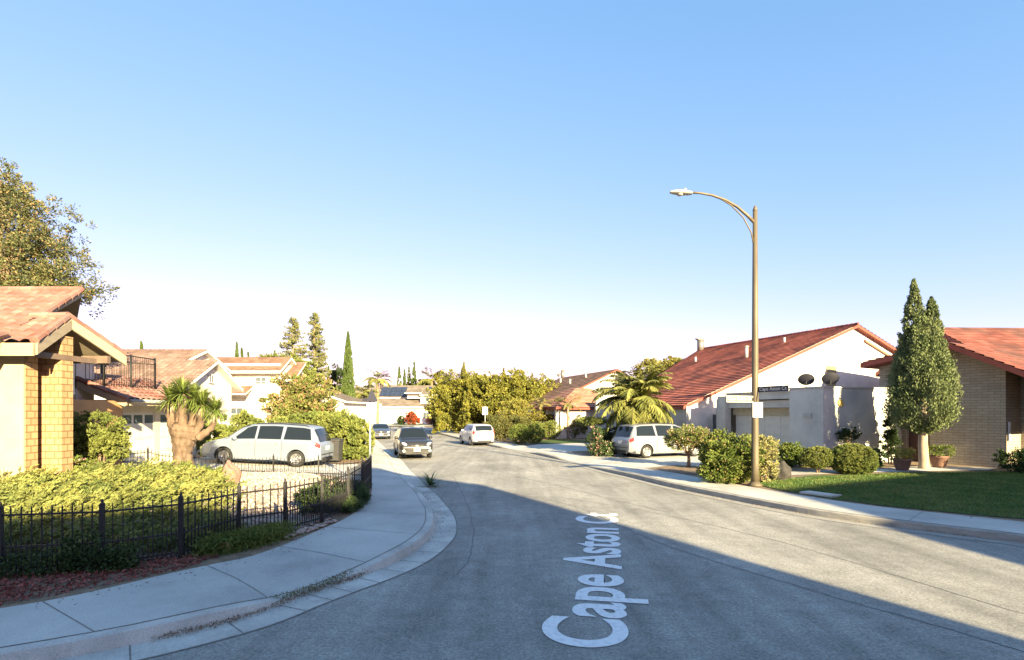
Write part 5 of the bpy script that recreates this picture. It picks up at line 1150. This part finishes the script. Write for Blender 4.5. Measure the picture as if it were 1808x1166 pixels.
# ---------------------------------------------------------------- street furniture
METAL = mat('weathered_lamp_metal', (.15,.125,.085), (.11,.09,.062), .55, 4, metal=.2, aniso=(1,1,.3))
LX, LY = 7.78, 17.2
t = thing('street_lamp', 'tall tan metal street lamp with curved arm over the street', 'street lamp', (LX,LY,.15))
g = MB(); g.tube([(LX,LY,.15),(LX,LY,.9),(LX,LY,5),(LX,LY,8.95)], [.125,.115,.095,.07], 16); g.lathe((LX,LY,.15), [(.22,0),(.22,.05),(.15,.10),(.13,.14)], 16); g.lathe((LX,LY,8.95), [(.075,0),(.08,.02),(.05,.1),(.03,.16),(0,.17)], 12); g.build('pole', METAL, t)
g = MB(); d = Vector((-1,-.12,0)).normalized(); o = Vector((LX,LY,0))
arc = [(0,8.55),(.25,8.78),(.6,9.05),(1.0,9.25),(1.45,9.38),(1.85,9.43),(2.2,9.43)]; g.tube([o+d*a+Vector((0,0,z)) for a, z in arc], [.055,.05,.045,.042,.038,.035,.035], 10)
g.tube([o+Vector((0,0,7.9))+d*.06, o+d*.13+Vector((0,0,8.25)), o+d*.4+Vector((0,0,8.72)), o+d*.8+Vector((0,0,9.08)), o+d*1.2+Vector((0,0,9.30))], .022, 8); g.build('arm', METAL, t)
h = MB()
def lh(u, v):
    x = 2.12+.72*u; r = .10*math.sin(math.pi*min(1,max(.0,u*.86+.10)))**.5; th = 2*math.pi*v; return o+d*x+Vector((0,0,9.40))+Vector((0,1,0))*r*1.4*math.cos(th)+Vector((0,0,1))*r*(math.sin(th) if math.sin(th) > 0 else .55*math.sin(th))
h.grid(lh, 12, 16, smooth=True); h.lathe(o+d*2.35+Vector((0,0,9.48)), [(.04,0),(.04,.07),(0,.08)], 8); hd = h.build('lamp_head', mat('pale_lamp_head', (.36,.34,.30), rough=.5), t)
h = MB(); h.lathe(o+d*2.52+Vector((0,0,9.36)), [(0,-.055),(.07,-.045),(.11,0)], 12); h.build('lens', mat('lamp_lens', (.30,.30,.28), rough=.2), hd)

def text_mesh(body, m, size, parent=None, loc=(0,0,0), rot=(0,0,0), extrude=.002, width=None, name='lettering', bold=0.0, height=None):
    c = bpy.data.curves.new('tmp', 'FONT'); c.body = body; c.size = size; c.extrude = extrude; c.offset = bold; c.align_x = 'CENTER'; c.align_y = 'CENTER'
    o = bpy.data.objects.new('tmp', c); col.objects.link(o); dg = bpy.context.evaluated_depsgraph_get(); me = bpy.data.meshes.new_from_object(o.evaluated_get(dg)); bpy.data.objects.remove(o)
    xs = [v.co.x for v in me.vertices]; ys = [v.co.y for v in me.vertices]; cx, cy = (min(xs)+max(xs))/2, (min(ys)+max(ys))/2
    sx = width/(max(xs)-min(xs)) if width else 1; sy = height/(max(ys)-min(ys)) if height else 1
    for v in me.vertices: v.co.x = (v.co.x-cx)*sx; v.co.y = (v.co.y-cy)*sy
    me.materials.clear(); me.materials.append(m); q = bpy.data.objects.new(name, me); col.objects.link(q); q.location = loc; q.rotation_euler = rot
    if parent: q.parent = parent; ROOT[q.name] = Vector((0,0,0))
    return q
WHT = mat('white_sign_paint', (.80,.79,.77), rough=.5); SIGNB = mat('shaded_sign_dark_cap', (.035,.035,.05), rough=.45)  # SIGNB: blade face with shade in its colour; also the post's dark cap
def blade_sign(label, z, direction, L, faceM, textM, body):
    dv = Vector((*direction,0)).normalized(); n = dv.cross(Vector((0,0,1)))
    if n.y > 0: pass
    ang = math.atan2(dv.y, dv.x); c0 = Vector((LX,LY,z))+dv*(L/2+.10)
    t = thing('street_name_sign', label, 'street sign', tuple(c0), ang)
    g = MB(); g.box((0,0,0), (L,.012,.20)); g.build('sign_blade', faceM, t, False)
    g = MB(); g.box((0,0,.093), (L,.014,.012)); g.box((0,0,-.093), (L,.014,.012)); g.box((L/2-.006,0,0), (.012,.014,.174)); g.box((-L/2+.006,0,0), (.012,.014,.174)); g.build('border', textM, t, False)
    g = MB(); g.box((-L/2-.03,0,0), (.16,.03,.10)); g.box((-L/2-.08,0,0), (.05,.06,.14)); g.build('bracket', IRON, t, False)
    return t, n
tb, n = blade_sign('lit street name blade reading Cape Buffalo Dr, lower of the two on the lamp', 2.92, (-.9,-.43), 1.15, mat('bronze_sign_face', (.17,.13,.10), rough=.5), WHT, 'x')
# the blade points left: its readable face looks at the camera, text runs the other way round
text_mesh('Cape Buffalo Dr', WHT, .15, tb, (0,.010,0), (R(90),0,R(180)), .001, 1.04, bold=.0015)
ta, n = blade_sign('street name blade with shade in its dark colours reading Cape Aston Ct, upper of the two on the lamp', 3.22, (.43,-.9), 1.1, SIGNB, mat('shaded_sign_letter', (.50,.50,.50), rough=.5), 'x')  # blade's shaded side is put into its colours: darker face, greyer letters
text_mesh('Cape Aston Ct', MATS['shaded_sign_letter'], .15, ta, (0,-.010,0), (R(90),0,0), .001, .96, bold=.0015)
g = MB(); g.box((LX+.02,LY-.14,2.58), (.31,.012,.47)); g.box((LX+.02,LY-.125,2.58), (.06,.03,.3)); tag(g.build('notice_plate', mat('white_notice', (.80,.79,.80), rough=.5)), 'blank white rectangular notice plate strapped to the lamp pole below the blades', 'notice')
# post with dark cone on the left sidewalk
PXx, PYy = -4.5, 17.0
t = thing('capped_post', 'thin grey post topped by white panel and dark pointed cap', 'sign post', (PXx,PYy,.15))
g = MB(); g.tube([(PXx,PYy,.15),(PXx+.02,PYy,2.9)], .03, 8); g.build('post', mat('galvanised_post', (.38,.40,.42), rough=.5, metal=.3), t)
g = MB(); g.box((PXx+.06,PYy,2.66), (.30,.03,.36)); g.build('panel', WHT, t)
g = MB(); g.add([(PXx-.09,PYy-.11,2.85),(PXx+.23,PYy-.11,2.85),(PXx+.23,PYy+.11,2.85),(PXx-.09,PYy+.11,2.85),(PXx+.06,PYy,3.27)], [(3,2,1,0),(0,1,4),(1,2,4),(2,3,4),(3,0,4)]); g.box((PXx-.16,PYy,2.9), (.14,.05,.1)); g.build('cap', SIGNB, t)
t = thing('road_sign', 'white road sign on thin post behind the white hatchback', 'road sign', (-2.6,52,.15))
g = MB(); g.tube([(-2.6,52,.15),(-2.6,52,3.1)], .04, 8); g.build('post', MATS['galvanised_post'], t); g = MB(); g.box((-2.6,51.94,2.65), (.5,.03,.75)); g.build('sign_panel', WHT, t)

# map overlay text, laid on the road as flat lettering
ang = math.atan2(13.25-5.62, 2.62-1.25); L_ = math.hypot(13.25-5.62, 2.62-1.25)
mx, my = (1.25+2.62)/2, (5.62+13.25)/2
o = text_mesh('Cape Aston Ct', mat('overlay_white', (.80,.79,.78), (.62,.61,.60), .8, 14, mix=(.45,.75)), 1.4, None, (mx-.36*math.sin(ang), my+.36*math.cos(ang)*1.0, .009), (0,0,ang), .001, L_, name='road_lettering', bold=.03, height=1.28)
tag(o, 'large white map overlay lettering Cape Aston Ct running along the near road', 'overlay lettering')

# ---------------------------------------------------------------- cars
def interp(tab, x):
    for (x0, v0), (x1, v1) in zip(tab, tab[1:]):
        if x <= x1:
            k = (x-x0)/(x1-x0) if x1 > x0 else 0; k = k*k*(3-2*k)*.35+k*.65; return v0+(v1-v0)*k
    return tab[-1][1]
TYRE = mat('tyre_rubber', (.02,.02,.02), (.03,.03,.03), .85, 10); RIM = mat('alloy_rim', (.55,.55,.56), rough=.3, metal=.8); TRIM = mat('black_trim', (.025,.025,.028), rough=.5)
CARGL = mat('car_glass', (.012,.016,.02), rough=.05, spec=.45); HEADL = mat('headlight_glass', (.75,.75,.78), rough=.1, spec=.8); TAILL = mat('tail_light', (.50,.03,.03), rough=.15, spec=.7); PLATE = mat('number_plate', (.75,.74,.72), rough=.5)
def build_car(name, label, loc, rz, paint, D):
    """x forward; D: L, W, top (side profile of hood/roof), belt, wheelbase positions"""
    L, W = D['L'], D['W']; hw = W/2; t = thing(name, label, D.get('cat','car'), loc, rz)
    top, belt = D['top'], D['belt']
    def half(x):
        e = min(x, L-x); return hw*(1-.17*max(0, 1-e/.55)**2.2)
    def gh(x): # how much greenhouse there is above the belt (0..1)
        return max(0, interp(top, x)-interp(belt, x))
    def section(x, s):
        """s 0..1 from under the car, round the side, to the roof centre"""
        h = half(x); zt = interp(top, x); zb = min(interp(belt, x), zt-.02); g_ = zt-zb; zs = D['sill']+ (.10*max(0, 1-min(x, L-x)/.5))
        tum = min(h*.985, h*.985-.42*max(0, g_-.10)); P = [(0,zs+.04),(h*.80,zs),(h*.94,zs+.04),(h*.995,zs+.22),(h,(zs+zb)/2+.04),(h*.985,zb-.03),(h*.955,zb+.012),(tum*.93 if g_ > .15 else h*.80,zt-min(.085,g_*.5)),(tum*.80 if g_ > .15 else h*.62,zt-min(.025,g_*.2)),(0,zt)]
        S = [0,.10,.15,.25,.38,.52,.56,.80,.86,1]
        for (s0, p0), (s1, p1) in zip(zip(S, P), list(zip(S, P))[1:]):
            if s <= s1+1e-9: k = (s-s0)/(s1-s0); return (p0[0]+(p1[0]-p0[0])*k, p0[1]+(p1[1]-p0[1])*k)
        return P[-1]
    SS = [0,.06,.10,.15,.20,.25,.31,.38,.45,.52,.56,.64,.72,.80,.83,.86,.93,1]
    xs = sorted(set([0,.02,.08,.18,.3,.45]+[.1*i*L/5.0 for i in range(4, 47)]+[L-.45,L-.3,L-.18,L-.08,L-.02,L]))
    def pt(x, s, sg, off=0):
        y, z = section(x, s); p = Vector((x, sg*y, z))
        if off:
            e = .01; y2, z2 = section(x, min(1, s+e)); y3, z3 = section(x, max(0, s-e)); x2 = min(L, x+.02); x1 = max(0, x-.02); ya, za = section(x2, s); yb, zb_ = section(x1, s)
            a = Vector((0, sg*(y2-y3), z2-z3)); b = Vector((x2-x1, sg*(ya-yb), za-zb_)); n = a.cross(b)
            if n.length > 1e-9:
                n.normalize(); c = Vector((x, 0, .8))
                if n.dot(p-c) < 0: n = -n
                p += n*off
        return p
    g = MB(); ring = []
    for x in xs:
        r = [pt(x, s, 1) for s in SS]+[pt(x, s, -1) for s in SS[-2:0:-1]]; ring.append(r)
    n = len(ring[0]); vs = [p for r in ring for p in r]; fs = []
    for i in range(len(ring)-1):
        for k in range(n): j = (k+1) % n; fs.append((i*n+k, (i+1)*n+k, (i+1)*n+j, i*n+j))
    fs.append(tuple(range(n))); fs.append(tuple(range((len(ring)-1)*n, len(ring)*n))[::-1]); g.add(vs, fs, smooth=True)
    body = g.build('body', [paint, TRIM], t, False)
    # wheel arches cut out with a boolean
    import bmesh
    def outward(ob):
        b_ = bmesh.new(); b_.from_mesh(ob.data); bmesh.ops.remove_doubles(b_, verts=b_.verts, dist=1e-5); bmesh.ops.recalc_face_normals(b_, faces=b_.faces)
        if b_.calc_volume(signed=True) < 0: bmesh.ops.reverse_faces(b_, faces=b_.faces)
        b_.to_mesh(ob.data); b_.free()
    outward(body)
    bm_objs = []
    for xw in D['wheels']:
        c = MB(); c.lathe((xw,0,D['r']), [(0,-hw-.2),(D['r']*1.17,-hw-.2),(D['r']*1.17,hw+.2),(0,hw+.2)], 28, axis='Y', smooth=False); c_ = c.build('cut', TRIM); outward(c_)
        c_.parent = t; md = body.modifiers.new('b', 'BOOLEAN'); md.object = c_; md.operation = 'DIFFERENCE'; md.solver = 'EXACT'; bm_objs.append(c_); c_.parent = t
    bpy.context.view_layer.update(); dg = bpy.context.evaluated_depsgraph_get(); me = bpy.data.meshes.new_from_object(body.evaluated_get(dg)); body.modifiers.clear(); body.data = me
    for c_ in bm_objs: bpy.data.objects.remove(c_)
    try:
        me.materials.clear(); me.materials.append(paint)
        for p in me.polygons: p.material_index = 0
    except Exception: pass
    try: me.set_sharp_from_angle(angle=R(38))
    except Exception: pass
    g = MB(); g.box((L/2,0,D['r']+.10), (L*.86,W*.78,D['r']*1.0)); g.build('underbody', TRIM, t, False)
    def patch(nm, x0, x1, s0, s1, m, sides=(1,-1), nu=10, nv=5, off=.009, taper=None, parent=None):
        obs = []
        for sg in sides:
            g = MB()
            def fn(u, v):
                s = s0+(s1-s0)*v; a, b = x0, x1
                if taper: a += taper[0]*v; b -= taper[1]*v
                return pt(a+(b-a)*u, s, sg, off)
            g.grid(fn, nu, nv, smooth=True, flip=(sg > 0)); obs.append(g.build(nm, m, parent or t, False))
        return obs
    for (x0, x1, tp) in D['sidewin']: patch('side_window', x0, x1, .575, .785, CARGL, taper=tp)
    # windscreen and rear window span both halves
    for nm, (xa, xb), mt in (('windscreen', D['ws'], CARGL), ('rear_window', D['rw'], CARGL)):
        g = MB()
        def fn(u, v):
            sg = 1 if u < .5 else -1; k = abs(u-.5)*2; s = 1-k*(1-.835); return pt(xa+(xb-xa)*v, s, sg, .010)
        g.grid(fn, 14, 8, smooth=True, flip=True); g.build(nm, mt, t, False)
    for sg in (1,-1):
        g = MB(); zh = interp(top, L-.22)-.16
        def fe(u, v):
            th = 2*math.pi*u; ph = math.pi*(v-.5); x = math.cos(th)*math.cos(ph); y = math.sin(th)*math.cos(ph); z = math.sin(ph); c = Vector((L-.17, sg*hw*.72, zh)); r_ = Matrix.Rotation(-sg*.45, 3, 'Z')@Vector((.20*x, .20*y, .10*z)); return c+r_+Vector((-.12*abs(y) ,0,.05*sg*y))
        g.grid(fe, 16, 8, smooth=True); g.build('headlight', HEADL, t, False)
    for x0, x1, s0, s1 in D['tail']: patch('tail_light', x0, x1, s0, s1, TAILL, off=.012, nu=6, nv=4)
    # doors: seams and handles
    sm = MB(); 
    for xd in D['seams']:
        for sg in (1,-1):
            q = [pt(xd, s, sg, .004) for s in (.2,.25,.31,.38,.45,.52,.555)]; sm.tube(q, .006, 4, smooth=False)
    sm.build('door_seam', TRIM, t, False)
    for xd in D['handles']:
        for sg in (1,-1): hnd = MB(); p = pt(xd, .485, sg, .02); hnd.box(p, (.16,.03,.03)); hnd.build('door_handle', paint, t, False)
    for sg in (1,-1):
        g = MB(); p = pt(D['mirror'], .57, sg, .11); g.lathe(p, [(0,-.10),(.07,-.08),(.085,0),(.07,.08),(0,.10)], 10, axis='Y'); g.box(p-Vector((0,sg*.09,.05)), (.05,.1,.03)); g.build('mirror', paint, t, False)
    zf = D['sill']
    if D.get('show', 'front') == 'front':
        g = MB(); g.box((L+.0,0,zf+.49), (.06,W*.38,.11)); g.box((L-.005,0,zf+.27), (.06,W*.56,.10)); g.box((L-.01,0,zf+.08), (.06,W*.66,.07)); g.build('grille', TRIM, t, False)
        g = MB(); g.box((L+.03,0,zf+.50), (.02,.12,.06)); g.build('chrome_bar', RIM, t, False)
        g = MB(); g.box((L+.045,0,zf+.27), (.02,.32,.16)); g.build('number_plate', PLATE, t, False)
        for sg in (1,-1): g = MB(); g.lathe((L-.06,sg*W*.38,zf+.22), [(0,-.04),(.07,-.04),(.07,.07),(.04,.09),(0,.09)], 12, axis='X'); g.build('fog_light', HEADL, t, False)
    else:
        g = MB(); g.box((-.005,0,zf+.12), (.07,W*.62,.16)); g.box((-.01,0,zf+.34),(.05,W*.70,.025)); g.build('rear_bumper_trim', TRIM, t, False)
        g = MB(); g.box((-.03 if not D.get('plate_x') else D['plate_x'],0,zf+D.get('plate_z',.52)), (.02,.32,.16)); g.build('number_plate', PLATE, t, False)
    r = D['r']
    for xw in D['wheels']:
        for sg in (1,-1):
            yw = sg*(hw-.115); w_ = MB(); w_.lathe((xw,yw,r), [(r*.60,-.10*sg),(r*.93,-.105*sg),(r,-.07*sg),(r,.07*sg),(r*.93,.105*sg),(r*.66,.10*sg),(r*.62,.06*sg)], 28, axis='Y'); wo_ = w_.build('wheel', TYRE, t, False)
            w_ = MB(); w_.lathe((xw,yw,r), [(r*.66,.085*sg),(r*.62,.10*sg),(r*.585,.06*sg),(r*.585,-.05*sg),(0,-.05*sg)], 28, axis='Y')
            for k in range(5):
                a = k*2*math.pi/5+.3
                for da in (-.16,.16):
                    c = Vector((xw+math.cos(a+da*.6)*r*.36, yw+sg*.075, r+math.sin(a+da*.6)*r*.36)); w_.box(c, (r*.52,.025,r*.10), M=Matrix.Rotation(-(a+da), 3, 'Y'))
            w_.lathe((xw,yw+sg*.075,r), [(r*.15,-.02*sg),(r*.15,.02*sg),(0,.03*sg)], 12, axis='Y'); w_.build('rim', RIM, wo_, False)
    if D.get('rack'):
        for sg in (1,-1): g = MB(); x0, x1 = D['rack']; g.tube([pt(x0,.84,sg,.0), pt(x0+.15,.84,sg,.045), pt((x0+x1)/2,.84,sg,.05), pt(x1-.15,.84,sg,.045), pt(x1,.84,sg,0)], .018, 6); g.build('roof_rail', TRIM, t, False)
    if D.get('wiper'): pass
    return t
def paint(n, c, metal=.35, rough=.32): return mat(n, c, rough=rough, metal=metal, coat=.6, spec=.5)
VAN = dict(cat='van', L=5.08, W=1.98, sill=.20, r=.34, wheels=(.98,4.03), top=[(0,.92),(.06,1.02),(.22,1.40),(.42,1.70),(.8,1.76),(2.0,1.79),(2.9,1.75),(3.35,1.60),(4.05,1.12),(4.35,1.03),(4.8,.88),(5.0,.74),(5.08,.62)],
           belt=[(0,.90),(.06,.97),(.3,1.10),(2.5,1.06),(3.9,1.02),(4.35,.99),(4.8,.84),(5.0,.70),(5.08,.58)], ws=(4.02,3.12), rw=(.09,.36), sidewin=((.38,1.55,(.12,.04)),(1.66,2.66,(.0,.0)),(2.76,3.78,(.0,.62))),
           head=((4.52,4.96,.44,.53),), tail=((.03,.24,.46,.555),), seams=(1.6,2.71,3.72), handles=(1.80,2.95), mirror=3.55, show='rear', plate_z=.60, plate_x=-.02, rack=(.6,2.9))
SILV = paint('silver_paint', (.30,.31,.33)); 
# left van: nose to the left (towards the garage)
ang_l = R(180)
build_car('silver_van', 'silver minivan parked on left driveway facing the garage, seen broadside', (-8.12,23.55,.165), R(180)-.0, paint('silver_blue_paint', (.25,.29,.36)), VAN)
bpy.data.objects['silver_van'].rotation_euler = (0, R(-2.6), R(180))
V2 = dict(VAN); build_car('silver_van', 'silver minivan parked on right driveway behind the small tree, tail to the street', (5.62,27.95,.16), math.atan2(.36,.93)+0, SILV, V2)
SUV = dict(cat='suv', L=4.62, W=1.80, sill=.24, r=.35, wheels=(.92,3.62), top=[(0,.95),(.08,1.10),(.3,1.42),(.6,1.58),(1.2,1.65),(2.4,1.66),(2.7,1.60),(3.35,1.13),(3.6,1.07),(4.2,1.02),(4.42,.95),(4.54,.86),(4.62,.66)],
           belt=[(0,.93),(.08,1.02),(.4,1.08),(3.2,1.02),(3.6,1.0),(4.2,.96),(4.42,.90),(4.54,.81),(4.62,.61)], ws=(3.32,2.62), rw=(.10,.42), sidewin=((.75,1.45,(.25,0)),(1.52,2.28,(0,0)),(2.35,3.15,(0,.5))),
           head=((4.02,4.52,.45,.56),), tail=((.04,.3,.46,.56),), seams=(1.48,2.32,3.2), handles=(1.7,2.55), mirror=2.95, show='front', rack=(.7,2.5))
def heading(p, q): return math.atan2(q[1]-p[1], q[0]-p[0])
# dark SUV coming towards the camera along the left kerb
hx = Vector((.29,-.957,0)); fr_c = Vector((-5.02,28.4,0)); rear = fr_c-hx*4.62
build_car('dark_suv', 'dark grey suv parked at left kerb facing the camera', (rear.x, rear.y, .005), math.atan2(hx.y, hx.x), paint('dark_grey_paint', (.035,.034,.036), .3), SUV)
SED = dict(cat='sedan', L=4.6, W=1.80, sill=.20, r=.33, wheels=(.95,3.65), top=[(0,.85),(.1,1.0),(.7,1.06),(1.2,1.36),(1.7,1.44),(2.4,1.43),(2.75,1.34),(3.4,1.0),(3.7,.95),(4.3,.85),(4.5,.72),(4.6,.58)],
           belt=[(0,.83),(.1,.92),(3.3,.93),(3.7,.90),(4.3,.80),(4.5,.67),(4.6,.54)], ws=(3.38,2.68), rw=(.78,1.28), sidewin=((1.3,2.05,(.25,0)),(2.12,3.15,(0,.5))), head=((4.05,4.5,.46,.56),), tail=((.04,.3,.46,.56),), seams=(2.08,3.2), handles=(1.5,2.35), mirror=3.0, show='front')
hx2 = Vector((.27,-.96,0)); fr2 = Vector((-12.05,49.5,0)); r2 = fr2-hx2*4.6
build_car('dark_blue_sedan', 'dark sedan parked farther up the left kerb behind the suv', (r2.x, r2.y, .005), math.atan2(hx2.y, hx2.x), paint('dark_blue_paint', (.08,.09,.12), .4), SED)
HAT = dict(cat='hatchback', L=4.12, W=1.80, sill=.22, r=.33, wheels=(.78,3.35), top=[(0,.98),(.05,1.08),(.2,1.40),(.42,1.58),(.9,1.62),(2.3,1.62),(2.55,1.55),(3.0,1.14),(3.2,1.08),(3.8,.98),(4.0,.85),(4.12,.62)],
           belt=[(0,.96),(.05,1.02),(.3,1.14),(2.9,1.02),(3.2,1.0),(3.8,.92),(4.0,.8),(4.12,.58)], ws=(2.98,2.5), rw=(.08,.32), sidewin=((.5,1.3,(.15,0)),(1.38,2.75,(0,.35))), head=((3.6,4.05,.45,.55),), tail=((.02,.2,.46,.70),), seams=(1.34,2.8), handles=(.7,1.6), mirror=2.6, show='rear', plate_z=.42, plate_x=-.03)
hx3 = Vector((-.36,.933,0)); r3 = Vector((-2.05,40.0,0))
build_car('white_hatchback', 'white boxy hatchback with red tall tail lights parked at right kerb', (r3.x, r3.y, .005), math.atan2(hx3.y, hx3.x), paint('white_paint', (.55,.55,.58), .0), HAT)
build_car('white_sedan', 'white car parked in front of the end house left of the post', (-29.6,107.5,.18), R(-80), MATS['white_paint'], SED)
